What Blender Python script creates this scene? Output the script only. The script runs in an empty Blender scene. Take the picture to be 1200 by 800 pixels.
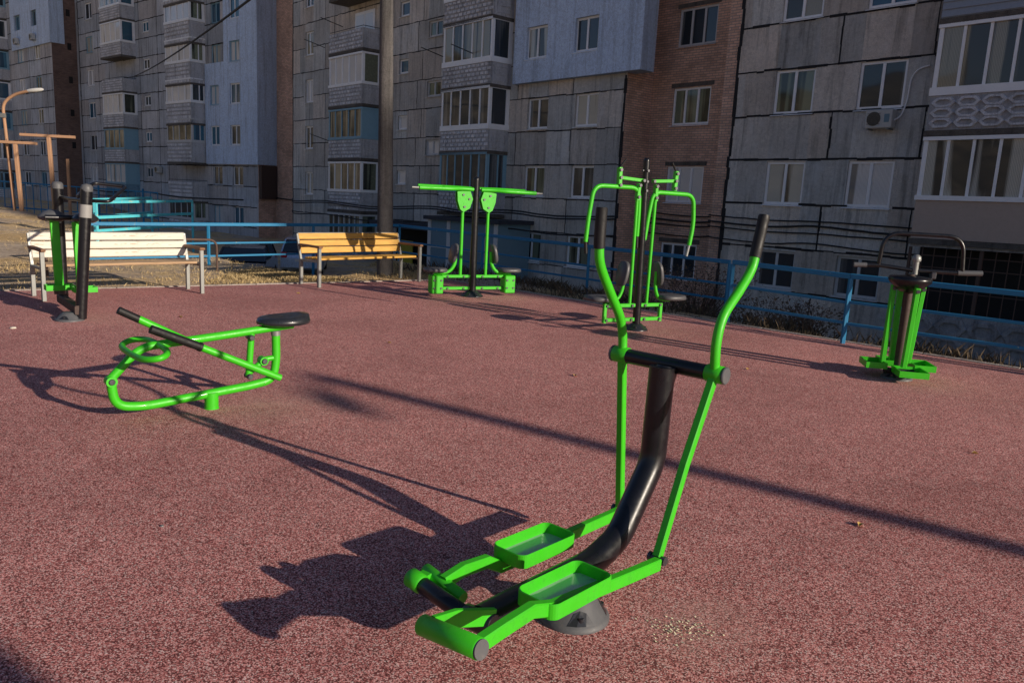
import bpy, math, random
from mathutils import Vector, Matrix, noise
random.seed(7)
PI = math.pi
scene = bpy.context.scene
col = scene.collection

# ---------------------------------------------------------------- materials
def new_mat(name):
    m = bpy.data.materials.new(name); m.use_nodes = True
    nt = m.node_tree
    for n in list(nt.nodes): nt.nodes.remove(n)
    out = nt.nodes.new('ShaderNodeOutputMaterial')
    b = nt.nodes.new('ShaderNodeBsdfPrincipled')
    nt.links.new(b.outputs[0], out.inputs[0])
    return m, nt, b
def N(nt, t, **kw):
    n = nt.nodes.new(t)
    for k, v in kw.items():
        if k in n.inputs.keys(): n.inputs[k].default_value = v
        else: setattr(n, k, v)
    return n
def L(nt, a, b): nt.links.new(a, b)
def coords(nt, kind='Object', scale=(1, 1, 1)):
    tc = N(nt, 'ShaderNodeTexCoord'); mp = N(nt, 'ShaderNodeMapping'); mp.inputs['Scale'].default_value = scale
    L(nt, tc.outputs[kind], mp.inputs[0]); return mp.outputs[0]
def noise_tex(nt, vec, scale, detail=4, rough=.55, dist=0):
    n = N(nt, 'ShaderNodeTexNoise'); n.inputs['Scale'].default_value = scale; n.inputs['Detail'].default_value = detail
    n.inputs['Roughness'].default_value = rough; n.inputs['Distortion'].default_value = dist
    L(nt, vec, n.inputs['Vector']); return n.outputs['Fac']
def ramp(nt, fac, stops):
    r = N(nt, 'ShaderNodeValToRGB'); e = r.color_ramp.elements
    e[0].position, e[0].color = stops[0][0], (*stops[0][1], 1)
    e[1].position, e[1].color = stops[-1][0], (*stops[-1][1], 1)
    for p, c in stops[1:-1]:
        k = e.new(p); k.color = (*c, 1)
    L(nt, fac, r.inputs[0]); return r.outputs[0]
def mixc(nt, fac, a, b, mode='MIX'):
    m = N(nt, 'ShaderNodeMix', data_type='RGBA', blend_type=mode)
    for s, v in ((0, fac), (6, a), (7, b)):
        if hasattr(v, 'is_linked') or hasattr(v, 'links'): L(nt, v, m.inputs[s])
        elif isinstance(v, (int, float)): m.inputs[s].default_value = v
        else: m.inputs[s].default_value = (*v, 1)
    return m.outputs[2]
def math_n(nt, op, a, b=None, c=None):
    m = N(nt, 'ShaderNodeMath', operation=op)
    for i, v in enumerate((a, b, c)):
        if v is None: continue
        if isinstance(v, (int, float)): m.inputs[i].default_value = v
        else: L(nt, v, m.inputs[i])
    return m.outputs[0]
def bump(nt, b, h, strength=.3, dist=.01):
    n = N(nt, 'ShaderNodeBump'); n.inputs['Strength'].default_value = strength; n.inputs['Distance'].default_value = dist
    L(nt, h, n.inputs['Height']); L(nt, n.outputs[0], b.inputs['Normal'])

def paint(name, c, rough=.35, dirt=.35, dirtc=(.09, .07, .05), chips=None, coat=.0, sc=1.0, metal=0):
    m, nt, b = new_mat(name)
    v = coords(nt)
    f = noise_tex(nt, v, 7*sc, 6, .65)
    base = ramp(nt, f, [(0.0, tuple(x*.86 for x in c)), (1, tuple(min(1, x*1.1) for x in c))])
    f2 = noise_tex(nt, v, 22*sc, 8, .7)
    k = ramp(nt, f2, [(.56, (0, 0, 0)), (.8, (dirt,)*3)])
    base = mixc(nt, k, base, dirtc)
    if chips:
        f3 = noise_tex(nt, v, 13*sc, 9, .75, .4)
        k3 = ramp(nt, f3, [(chips[1], (0, 0, 0)), (chips[1]+.03, (1, 1, 1))])
        base = mixc(nt, k3, base, chips[0])
    L(nt, base, b.inputs['Base Color'])
    r = ramp(nt, f2, [(.3, (rough*.8,)*3), (.8, (min(1, rough*1.6),)*3)])
    L(nt, r, b.inputs['Roughness'])
    b.inputs['Coat Weight'].default_value = coat; b.inputs['Metallic'].default_value = metal
    bump(nt, b, f2, .06, .003)
    return m
M = {}
M['green'] = paint('green_paint', (.045, .53, .010), .42, .5, (.025, .15, .01), coat=.06, chips=((.13, .07, .03), .69))
M['lightgreen'] = paint('light_green_plastic', (.06, .5, .22), .4, .2)
M['black'] = paint('black_paint', (.006, .0065, .009), .3, .3, (.03, .028, .027), coat=.15)
M['rubber'] = paint('black_rubber_grip', (.005, .005, .006), .55, .3, (.025, .025, .025))
M['plastic'] = paint('grey_plastic', (.1, .103, .11), .5, .6, (.21, .18, .16))
M['darkplastic'] = paint('dark_plastic', (.02, .022, .027), .28, .35, (.09, .09, .1), coat=.3)
M['steel'] = paint('galvanised_steel', (.27, .28, .27), .45, .4, (.25, .22, .18), metal=.5)
M['bolt'] = paint('bolt_steel', (.11, .11, .12), .35, .3, metal=.7)
M['rust'] = paint('rusty_steel', (.10, .06, .045), .75, .5, (.08, .04, .02))
M['brownsteel'] = paint('brown_primer', (.06, .035, .028), .6, .4)
M['bluefence'] = paint('blue_fence_paint', (.012, .19, .38), .5, .3, (.05, .15, .2), chips=((.5, .5, .36), .64))
M['cyanfence'] = paint('faded_cyan_paint', (.10, .60, .70), .5, .3, (.1, .25, .3), chips=((.55, .52, .33), .585))
M['greyseat'] = paint('grey_seat_vinyl', (.08, .08, .085), .4, .35)
M['postpaint'] = paint('orange_brown_post_paint', (.42, .24, .14), .7, .5, (.2, .12, .08))
M['lampwhite'] = paint('lamp_white', (.6, .6, .58), .4, .2)
M['white'] = paint('white_upvc', (.93, .94, .96), .3, .15, (.35, .33, .3))
M['oldwhite'] = paint('old_white_frame', (.6, .6, .6), .6, .7, (.15, .13, .12), chips=((.17, .13, .1), .66))
M['bluewhite'] = paint('pale_blue_frame', (.24, .42, .52), .5, .5, (.2, .25, .3))
M['tar'] = paint('tar_seam', (.016, .015, .016), .9, .4, (.05, .045, .04))
M['cable'] = paint('cable_sheath', (.012, .012, .013), .6, .2)
M['dark'] = paint('dark_void', (.012, .011, .011), .9, .2)
M['brownpanel'] = paint('brown_cladding', (.50, .39, .32), .8, .5, (.08, .06, .05))
M['siding'] = paint('grey_siding', (.3, .34, .4), .55, .4, (.1, .1, .1))
M['porchblue'] = paint('pale_blue_panel', (.14, .24, .3), .55, .4, (.1, .14, .16))
M['yellow'] = paint('yellow_board', (.5, .4, .03), .6, .4)
M['awning'] = paint('dark_awning', (.03, .035, .05), .7, .3)
M['ac'] = paint('air_conditioner_case', (.5, .5, .48), .5, .4, (.3, .25, .2))
M['tyre'] = paint('tyre_rubber', (.012, .012, .012), .85, .3)
M['carsilver'] = paint('silver_blue_car_paint', (.42, .55, .72), .25, .3, coat=.8, metal=.3)
M['cardark'] = paint('dark_car_paint', (.015, .018, .03), .25, .3, coat=.8)
M['carglass'] = paint('car_glass', (.015, .02, .025), .06, .1, coat=1)
M['red'] = paint('red_lamp', (.5, .02, .03), .2, .1)
M['headlight'] = paint('headlight_glass', (.6, .62, .6), .12, .1)
M['plate'] = paint('licence_plate', (.6, .6, .58), .4, .2)
M['sticker'] = paint('pale_sticker', (.3, .3, .29), .5, .7, (.2, .16, .1))

def wood(name, c, c2, chip=None, rough=.55):
    m, nt, b = new_mat(name)
    v = coords(nt, 'Object', (1.2, 22, 22))
    f = noise_tex(nt, v, 3, 8, .65, .6)
    base = ramp(nt, f, [(.3, c2), (.62, c)])
    if chip:
        v2 = coords(nt, 'Object', (1.6, 14, 14))
        k = ramp(nt, noise_tex(nt, v2, 3.2, 9, .75, .1), [(.585, (0, 0, 0)), (.6, (1, 1, 1))])
        base = mixc(nt, k, base, chip)
    L(nt, base, b.inputs['Base Color']); b.inputs['Roughness'].default_value = rough
    bump(nt, b, f, .3, .004)
    return m
M['orangewood'] = wood('varnished_orange_wood', (.66, .38, .07), (.44, .22, .04))
M['whitewood'] = wood('peeling_white_wood', (.74, .70, .61), (.6, .55, .46), (.42, .27, .15), .75)
M['rawwood'] = wood('weathered_wood', (.5, .34, .2), (.28, .18, .1), rough=.8)
M['darkwood'] = wood('armrest_wood', (.3, .15, .07), (.14, .07, .04), rough=.7)

def concrete(name, c, var=.3, pale=None, streak=.6, attr=True, warm=(1, 1, 1)):
    m, nt, b = new_mat(name)
    v = coords(nt)
    big = noise_tex(nt, v, .55, 8, .7, .1)
    fine = noise_tex(nt, v, 9, 8, .75)
    st = noise_tex(nt, coords(nt, 'Object', (2.6, 2.6, .16)), 1.6, 6, .7, .3)
    base = ramp(nt, big, [(.25, tuple(x*(1-var) for x in c)), (.75, tuple(x*(1+var) for x in c))])
    base = mixc(nt, .6, base, ramp(nt, fine, [(.3, (.6, .6, .6)), (.6, (1.15, 1.15, 1.15))]), 'MULTIPLY')
    grit = noise_tex(nt, v, 42, 5, .8)
    base = mixc(nt, .75, base, ramp(nt, grit, [(.36, (.5, .5, .5)), (.48, (1.05, 1.05, 1.05)), (.66, (1.3, 1.28, 1.26))]), 'MULTIPLY')
    sk = ramp(nt, st, [(.34, (1-streak,)*3), (.50, (1.1, 1.1, 1.1))])
    base = mixc(nt, .8, base, sk, 'MULTIPLY')
    if pale:
        k = ramp(nt, noise_tex(nt, coords(nt, 'Object', (1, 1, .5)), 1.3, 9, .78, .15), [(.5, (0, 0, 0)), (.66, (.6, .6, .6))])
        base = mixc(nt, k, base, pale)
    if attr:
        a = N(nt, 'ShaderNodeAttribute', attribute_name='tone')
        base = mixc(nt, 1.0, base, a.outputs['Color'], 'MULTIPLY')
    L(nt, base, b.inputs['Base Color']); b.inputs['Roughness'].default_value = .92
    bump(nt, b, math_n(nt, 'ADD', fine, grit), .8, .035)
    return m
M['panel'] = concrete('concrete_panel', (.54, .51, .465), .26, (.66, .66, .65), .55)
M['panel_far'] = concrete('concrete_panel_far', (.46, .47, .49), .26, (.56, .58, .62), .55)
M['clad'] = concrete('pale_blue_render', (.58, .70, .88), .1, None, .3)
M['plinth'] = concrete('plinth_concrete', (.34, .33, .33), .35, (.5, .5, .5), .5, attr=False)
M['parapet'] = concrete('balcony_concrete', (.50, .50, .52), .2, (.6, .6, .62), .35, attr=True)
M['parapet_blue'] = concrete('blue_painted_balcony', (.16, .28, .36), .3, (.2, .32, .4), .5, attr=True)
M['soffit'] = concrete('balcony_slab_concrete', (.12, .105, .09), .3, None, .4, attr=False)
M['kerb'] = concrete('kerb_concrete', (.42, .36, .32), .2, None, .2, attr=False)
M['polec'] = concrete('pole_concrete', (.115, .108, .105), .35, None, .6, attr=False)  # kept dark so the utility pole looks shaded; shade is in the colour

def brick(name, c1, c2, mortar, dark=1):
    m, nt, b = new_mat(name)
    tc = N(nt, 'ShaderNodeTexCoord'); sx = N(nt, 'ShaderNodeSeparateXYZ'); L(nt, tc.outputs['Object'], sx.inputs[0])
    u = math_n(nt, 'ADD', sx.outputs[0], sx.outputs[1])
    cb = N(nt, 'ShaderNodeCombineXYZ'); L(nt, u, cb.inputs[0]); L(nt, sx.outputs[2], cb.inputs[1])
    bt = N(nt, 'ShaderNodeTexBrick'); L(nt, cb.outputs[0], bt.inputs['Vector'])
    bt.inputs['Color1'].default_value = (*c1, 1); bt.inputs['Color2'].default_value = (*c2, 1); bt.inputs['Mortar'].default_value = (*mortar, 1)
    bt.inputs['Scale'].default_value = 1; bt.inputs['Brick Width'].default_value = .26; bt.inputs['Row Height'].default_value = .085
    bt.inputs['Mortar Size'].default_value = .011; bt.inputs['Mortar Smooth'].default_value = .3; bt.inputs['Bias'].default_value = -.1
    f = noise_tex(nt, tc.outputs['Object'], .7, 7, .65, .4)
    base = mixc(nt, .8, bt.outputs['Color'], ramp(nt, f, [(.3, (.6, .58, .56)), (.7, (1.2, 1.15, 1.15))]), 'MULTIPLY')
    L(nt, base, b.inputs['Base Color']); b.inputs['Roughness'].default_value = .93
    bump(nt, b, bt.outputs['Fac'], -.6, .02)
    return m
M['brick'] = brick('red_brown_brick', (.82, .52, .37), (.56, .35, .25), (.30, .26, .24))
M['brickdark'] = brick('dark_brown_brick', (.24, .15, .115), (.16, .10, .08), (.12, .1, .095))

def pane(name, dark, light, k=.5, wave=9, spec=.6):
    m, nt, b = new_mat(name)
    v = coords(nt)
    oi = N(nt, 'ShaderNodeObjectInfo')
    w = N(nt, 'ShaderNodeTexWave', wave_type='BANDS', bands_direction='X'); w.inputs['Scale'].default_value = wave
    w.inputs['Distortion'].default_value = 2.5; w.inputs['Detail'].default_value = 2; L(nt, v, w.inputs[0])
    ad = N(nt, 'ShaderNodeVectorMath', operation='ADD'); L(nt, v, ad.inputs[0]); L(nt, oi.outputs['Random'], ad.inputs[1])
    mpn = N(nt, 'ShaderNodeMapping'); mpn.inputs['Scale'].default_value = (1.5, 1.5, .10); L(nt, ad.outputs[0], mpn.inputs[0]); n = noise_tex(nt, mpn.outputs[0], 1.5, 2, .5, .1)
    cur = mixc(nt, w.outputs['Fac'], tuple(x*.55 for x in light), light)
    fac = ramp(nt, n, [(k-.04, (0, 0, 0)), (k+.04, (1, 1, 1))])
    L(nt, mixc(nt, fac, dark, cur), b.inputs['Base Color'])
    b.inputs['Roughness'].default_value = .04; b.inputs['Specular IOR Level'].default_value = spec; b.inputs['IOR'].default_value = 1.6
    bn = noise_tex(nt, v, 1.1, 1, .4)
    bump(nt, b, bn, .12, .03)
    return m
M['pane0'] = pane('pane_dark', (.03, .04, .05), (.18, .19, .19), .62)
M['pane1'] = pane('pane_curtain', (.05, .05, .05), (.62, .6, .52), .42)
M['pane2'] = pane('pane_green_inside', (.03, .035, .025), (.24, .27, .18), .5)
M['pane3'] = pane('pane_brown_inside', (.05, .045, .035), (.40, .36, .26), .52)
M['pane4'] = pane('pane_curtain_and_reflection', (.22, .22, .22), (.85, .85, .85), .35)  # white curtains; the whiteness also paints bright reflections on C's balconies
M['pane5'] = pane('pane_blue_reflection', (.03, .09, .15), (.06, .2, .3), .5)

def rubber_ground():
    m, nt, b = new_mat('red_rubber_granules')
    v = coords(nt)
    vo = N(nt, 'ShaderNodeTexVoronoi'); vo.inputs['Scale'].default_value = 195; L(nt, v, vo.inputs['Vector'])
    vo.inputs['Randomness'].default_value = 1
    sp = N(nt, 'ShaderNodeSeparateColor'); L(nt, vo.outputs['Color'], sp.inputs[0])
    g = ramp(nt, sp.outputs[0], [(0, (.05, .014, .015)), (.24, (.14, .036, .036)), (.40, (.46, .135, .122)), (.64, (.90, .36, .32)), (.86, (1, .58, .52)), (1, (1, .84, .76))])
    g = mixc(nt, .18, g, (.55, .20, .18))
    edge = ramp(nt, vo.outputs['Distance'], [(.3, (1.08, 1.08, 1.08)), (.8, (.3, .26, .26))])
    g = mixc(nt, .7, g, edge, 'MULTIPLY')
    big = noise_tex(nt, v, .38, 8, .68, .4)
    g = mixc(nt, 1, g, ramp(nt, big, [(.3, (.76, .72, .72)), (.5, (1, .99, .99)), (.7, (1.2, 1.18, 1.18))]), 'MULTIPLY')
    med = noise_tex(nt, v, 5, 6, .7)
    g = mixc(nt, 1, g, ramp(nt, med, [(.3, (.9, .9, .9)), (.7, (1.1, 1.1, 1.1))]), 'MULTIPLY')
    # dusty patches
    du = ramp(nt, noise_tex(nt, v, 1.1, 8, .75, 1.2), [(.6, (0, 0, 0)), (.78, (.35, .35, .35))])
    g = mixc(nt, du, g, (.46, .24, .2))
    # scuffed, dusty zones under the machines and a darker worn path
    fac = None
    for (px, py, rad, am) in ((-1.75, 5.75, .75, .5), (.80, 2.9, .38, .5), (1.75, 10.4, .9, .5), (-.2, 12.6, 1.0, .45), (-4.7, 8.8, .7, .4), (4.0, 7.7, .7, .4), (-.1, 3.1, .5, .2)):
        vd = N(nt, 'ShaderNodeVectorMath', operation='DISTANCE'); L(nt, v, vd.inputs[0]); vd.inputs[1].default_value = (px, py, 0)
        mr = N(nt, 'ShaderNodeMapRange', interpolation_type='SMOOTHSTEP'); L(nt, vd.outputs['Value'], mr.inputs[0]); mr.inputs[1].default_value = rad; mr.inputs[2].default_value = 0; mr.inputs[3].default_value = 0; mr.inputs[4].default_value = am
        fac = mr.outputs[0] if fac is None else math_n(nt, 'MAXIMUM', fac, mr.outputs[0])
    fac = math_n(nt, 'MULTIPLY', fac, ramp(nt, noise_tex(nt, v, 6, 8, .8), [(.4, (.05, .05, .05)), (.62, (1, 1, 1))]))
    g = mixc(nt, fac, g, (.62, .38, .32))
    sp2 = ramp(nt, noise_tex(nt, v, 9, 3, .5, .2), [(.70, (1, 1, 1)), (.74, (.62, .58, .58))])
    g = mixc(nt, 1, g, sp2, 'MULTIPLY')
    sxy = N(nt, 'ShaderNodeSeparateXYZ'); L(nt, v, sxy.inputs[0])
    sv_ = math_n(nt, 'ADD', math_n(nt, 'MULTIPLY', sxy.outputs[0], .645), math_n(nt, 'MULTIPLY', sxy.outputs[1], .764))
    fr_ = math_n(nt, 'ABSOLUTE', math_n(nt, 'SUBTRACT', math_n(nt, 'FRACT', math_n(nt, 'DIVIDE', math_n(nt, 'ADD', sv_, math_n(nt, 'MULTIPLY', noise_tex(nt, v, 1.2, 2), .03)), 3.7)), .5))
    g = mixc(nt, 1, g, ramp(nt, fr_, [(0, (.84, .82, .82)), (.003, (1, 1, 1))]), 'MULTIPLY')
    L(nt, g, b.inputs['Base Color']); b.inputs['Roughness'].default_value = .95
    b.inputs['Specular IOR Level'].default_value = .25
    bump(nt, b, vo.outputs['Distance'], -.75, .006)
    return m
M['rubberground'] = rubber_ground()
def ground_mat():
    m, nt, b = new_mat('dirt_and_dry_grass')
    v = coords(nt)
    big = noise_tex(nt, v, .35, 8, .65, .7)
    fine = noise_tex(nt, v, 7, 10, .85)
    base = ramp(nt, big, [(.3, (.82, .68, .53)), (.46, (.6, .47, .35)), (.52, (.84, .62, .36)), (.6, (.7, .48, .24)), (.66, (.86, .67, .43)), (.75, (.32, .29, .15))])
    base = mixc(nt, .7, base, ramp(nt, fine, [(.35, (.25, .23, .22)), (.5, (.9, .9, .9)), (.65, (1.3, 1.3, 1.3))]), 'MULTIPLY')
    L(nt, base, b.inputs['Base Color']); b.inputs['Roughness'].default_value = 1
    b.inputs['Specular IOR Level'].default_value = .1
    bump(nt, b, fine, 1.0, .08)
    return m
M['ground'] = ground_mat()
def hill_mat():
    m, nt, b = new_mat('autumn_hillside')
    v = coords(nt)
    a = noise_tex(nt, v, .09, 8, .7, .5)
    base = ramp(nt, a, [(.3, (.03, .035, .015)), (.45, (.13, .115, .08)), (.55, (.30, .255, .18)), (.7, (.42, .37, .30))])
    base = mixc(nt, .7, base, ramp(nt, noise_tex(nt, v, .7, 6, .7), [(.35, (.3, .3, .3)), (.65, (1.2, 1.2, 1.2))]), 'MULTIPLY')
    L(nt, base, b.inputs['Base Color']); b.inputs['Roughness'].default_value = 1
    return m
M['hill'] = hill_mat()
def blade_mat(name, a_, b_):
    m, nt, b = new_mat(name)
    at = N(nt, 'ShaderNodeAttribute', attribute_name='tone')
    L(nt, mixc(nt, at.outputs['Fac'], a_, b_), b.inputs['Base Color']); b.inputs['Roughness'].default_value = .8
    return m
M['grass'] = blade_mat('dry_grass_blades', (.22, .15, .06), (.62, .47, .24))
M['weed'] = blade_mat('brown_weed', (.04, .03, .018), (.13, .09, .05))
M['leafm'] = blade_mat('fallen_leaf', (.35, .2, .05), (.55, .38, .1))
M['traywet'] = paint('wet_chequer_plate', (.36, .44, .40), .2, .9, (.12, .16, .15), coat=.8, sc=2)

# ---------------------------------------------------------------- geometry
SHEAR = [0.0]
class MB:
    """collects faces, one mesh object at the end"""
    def __init__(s): s.v = []; s.f = []; s.t = []; s.sm = []
    def add(s, vs, fs, tone=1.0, smooth=False):
        o = len(s.v); s.v += [Vector(p) for p in vs]
        for f in fs: s.f.append([o+i for i in f]); s.t.append(tone); s.sm.append(smooth)
    def box(s, a, b, tone=1.0):
        x0, y0, z0 = a; x1, y1, z1 = b
        if x0 > x1: x0, x1 = x1, x0
        if y0 > y1: y0, y1 = y1, y0
        if z0 > z1: z0, z1 = z1, z0
        s.add([(x0,y0,z0),(x1,y0,z0),(x1,y1,z0),(x0,y1,z0),(x0,y0,z1),(x1,y0,z1),(x1,y1,z1),(x0,y1,z1)],
              [(0,3,2,1),(4,5,6,7),(0,1,5,4),(1,2,6,5),(2,3,7,6),(3,0,4,7)], tone)
        return s
    def cbox(s, c, size, rot=None, bev=.006):
        """box with chamfered edges, centred at c"""
        hx, hy, hz = (q/2 for q in size); bv = min(bev, hx*.6, hy*.6, hz*.6)
        vs = []
        for sx in (-1, 1):
            for sy in (-1, 1):
                for sz in (-1, 1):
                    vs += [(sx*hx, sy*(hy-bv), sz*(hz-bv)), (sx*(hx-bv), sy*hy, sz*(hz-bv)), (sx*(hx-bv), sy*(hy-bv), sz*hz)]
        R = rot if rot else Matrix.Identity(3)
        c = Vector(c)
        idx = lambda i, j, k, w: ((i*2+j)*2+k)*3+w
        fs = []
        def face(q, n):
            pts = [Vector(vs[i]) for i in q]; nn = (pts[1]-pts[0]).cross(pts[2]-pts[0])
            fs.append(q if nn.dot(Vector(n)) > 0 else q[::-1])
        for g in (0, 1):
            sg = 2*g-1
            face([idx(g,0,0,0), idx(g,1,0,0), idx(g,1,1,0), idx(g,0,1,0)], (sg,0,0))
            face([idx(0,g,0,1), idx(1,g,0,1), idx(1,g,1,1), idx(0,g,1,1)], (0,sg,0))
            face([idx(0,0,g,2), idx(1,0,g,2), idx(1,1,g,2), idx(0,1,g,2)], (0,0,sg))
        for a in (0, 1):
            for b_ in (0, 1):
                face([idx(a,b_,0,0), idx(a,b_,1,0), idx(a,b_,1,1), idx(a,b_,0,1)], (2*a-1, 2*b_-1, 0))
                face([idx(a,0,b_,0), idx(a,1,b_,0), idx(a,1,b_,2), idx(a,0,b_,2)], (2*a-1, 0, 2*b_-1))
                face([idx(0,a,b_,1), idx(1,a,b_,1), idx(1,a,b_,2), idx(0,a,b_,2)], (0, 2*a-1, 2*b_-1))
                for k in (0, 1):
                    face([idx(a,b_,k,0), idx(a,b_,k,1), idx(a,b_,k,2)], (2*a-1, 2*b_-1, 2*k-1))
        s.add([R @ Vector(p) + c for p in vs], fs); return s
    def sweep(s, pts, prof, smooth=True, closed=False, cap=True, up=None):
        """sweep a 2D profile (list of (a,b)) along points; radius scale allowed as 4th item"""
        P = [Vector(p[:3]) for p in pts]; sc = [p[3] if len(p) > 3 else 1.0 for p in pts]
        n = len(P); T = []
        for i in range(n):
            if closed: t = P[(i+1) % n]-P[i-1]
            else: t = P[min(i+1, n-1)]-P[max(i-1, 0)]
            T.append(t.normalized())
        ref = Vector(up) if up else (Vector((0,0,1)) if abs(T[0].z) < .9 else Vector((1,0,0)))
        u = (ref - T[0]*ref.dot(T[0])).normalized(); k = len(prof); vs = []
        for i in range(n):
            u = (u - T[i]*u.dot(T[i])).normalized(); w = T[i].cross(u)
            q = 1.0
            if 0 < i < n-1 and not closed:
                c = (P[i]-P[i-1]).normalized().dot((P[i+1]-P[i]).normalized()); q = 1/max(.6, math.sqrt((1+c)/2)) if k == 4 else 1
            for a, b_ in prof: vs.append(P[i] + (u*a*q + w*b_)*sc[i])
        fs = []
        for i in range(n if closed else n-1):
            j = (i+1) % n
            for a in range(k):
                c_ = (a+1) % k
                fs.append((i*k+a, j*k+a, j*k+c_, i*k+c_)[::-1] if False else (i*k+a, i*k+c_, j*k+c_, j*k+a))
        o = len(s.v); s.add(vs, fs, 1.0, smooth)
        if cap and not closed:
            s.add(vs[:k], [tuple(range(k))[::-1]]); s.add(vs[-k:], [tuple(range(k))])
        return s
    def tube(s, pts, r, seg=14, closed=False, cap=True):
        return s.sweep(pts, [(r*math.cos(2*PI*i/seg), r*math.sin(2*PI*i/seg)) for i in range(seg)], True, closed, cap)
    def bar(s, pts, w, h, up=None):
        """rectangular section: h measured along up, w across; slightly chamfered"""
        c = min(w, h)*.12; a, b_ = h/2, w/2
        prof = [(a-c, -b_), (a, -b_+c), (a, b_-c), (a-c, b_), (-a+c, b_), (-a, b_-c), (-a, -b_+c), (-a+c, -b_)]
        return s.sweep(pts, prof, False, up=up)
    def cyl(s, p0, p1, r, seg=18, r2=None, bev=0):
        p0, p1 = Vector(p0), Vector(p1); r2 = r if r2 is None else r2
        if bev:
            d = (p1-p0).normalized()*bev
            return s.tube([(*p0, (r-bev)/r), (*(p0+d), 1), (*(p1-d), r2/r), (*p1, (r2-bev)/r)], r, seg)
        return s.tube([(*p0, 1), (*p1, r2/r)], r, seg)
    def lathe(s, c, prof, seg=28, axis='z', phase=0):
        vs = []; n = len(prof)
        for i in range(seg):
            a = 2*PI*i/seg+phase
            for r, z in prof: vs.append((c[0]+r*math.cos(a), c[1]+r*math.sin(a), c[2]+z))
        fs = []
        for i in range(seg):
            j = (i+1) % seg
            for k in range(n-1): fs.append((i*n+k, j*n+k, j*n+k+1, i*n+k+1))
        s.add(vs, fs, 1, True); return s
    def quad(s, pts, tone=1.0): s.add(pts, [(0,1,2,3)], tone); return s
    def poly(s, outline, axis, a, b_, tone=1.0):
        """extrude a 2D outline between a and b along axis (0,1,2)"""
        def P(p, w):
            if axis == 0: return (w, p[0], p[1])
            if axis == 1: return (p[0], w, p[1])
            return (p[0], p[1], w)
        n = len(outline); vs = [P(p, a) for p in outline]+[P(p, b_) for p in outline]
        fs = [tuple(range(n)), tuple(range(2*n-1, n-1, -1))]+[(i, i+n, (i+1) % n+n, (i+1) % n) for i in range(n)]
        s.add(vs, fs, tone); return s
    def build(s, name, mat, parent=None, loc=None, fix=True):
        me = bpy.data.meshes.new(name)
        sh = SHEAR[0]
        me.from_pydata([(p.x, p.y, p.z+sh*p.x) if sh else p[:] for p in s.v], [], s.f)
        me.materials.append(mat)
        me.polygons.foreach_set('use_smooth', s.sm)
        at = me.attributes.new('tone', 'FLOAT_COLOR', 'FACE') if False else me.color_attributes.new('tone', 'FLOAT_COLOR', 'CORNER')
        buf = []
        for f, t in zip(s.f, s.t):
            c = (t, t, t, 1) if isinstance(t, (int, float)) else (*t, 1)
            buf += list(c)*len(f)
        at.data.foreach_set('color', buf)
        if fix:
            import bmesh
            bm = bmesh.new(); bm.from_mesh(me); bmesh.ops.recalc_face_normals(bm, faces=bm.faces); bm.to_mesh(me); bm.free()
        me.update()
        o = bpy.data.objects.new(name, me); col.objects.link(o)
        if parent: o.parent = parent
        if loc: o.location = loc
        return o
def thing(name, label, cat, loc=(0, 0, 0), rz=0, group=None):
    o = bpy.data.objects.new(name, None); col.objects.link(o); o.empty_display_size = .2
    o.location = loc; o.rotation_euler = (0, 0, rz); o['label'] = label; o['category'] = cat
    if group: o['group'] = group
    return o
def tag(o, label, cat, group=None, kind=None):
    if label: o['label'] = label
    if cat: o['category'] = cat
    if group: o['group'] = group
    if kind: o['kind'] = kind
    return o
def crom(pts, k=5, closed=False):
    """Catmull-Rom through points"""
    P = [Vector(p) for p in pts]; n = len(P); out = []
    for i in range(n if closed else n-1):
        if closed: a, b_, c, d = P[i-1], P[i], P[(i+1) % n], P[(i+2) % n]
        else: a, b_, c, d = P[max(i-1, 0)], P[i], P[i+1], P[min(i+2, n-1)]
        for j in range(k):
            t = j/k
            out.append(.5*((2*b_)+(c-a)*t+(2*a-5*b_+4*c-d)*t*t+(3*b_-3*c+d-a)*t**3))
    if not closed: out.append(P[-1])
    return out
def fillet(pts, r, k=6):
    """polyline with rounded corners"""
    P = [Vector(p) for p in pts]; out = [P[0]]
    for i in range(1, len(P)-1):
        a = (P[i-1]-P[i]); b_ = (P[i+1]-P[i]); q = min(r, a.length*.49, b_.length*.49)
        A = P[i]+a.normalized()*q; B = P[i]+b_.normalized()*q
        for j in range(k+1):
            t = j/k; out.append(A*(1-t)**2+P[i]*2*t*(1-t)+B*t*t)
    out.append(P[-1]); return out
def rz_of(a): return math.atan2(a[1], a[0])

# ---------------------------------------------------------------- camera, light, sky
cam = bpy.data.cameras.new('camera'); co = bpy.data.objects.new('camera', cam); col.objects.link(co)
right = Vector((.99865, .05192, 0)); upc = None
cam.sensor_width = 36; cam.lens = 36*933/1200; cam.clip_end = 2000; cam.clip_start = .05
X = Vector((0.998652, 0.0102, 0.0509)); 
CAMROWS = [[0.998655, 0.051849, 0.0], [0.009591, -0.184726, 0.982744], [0.050954, -0.981421, -0.184976]]
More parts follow.
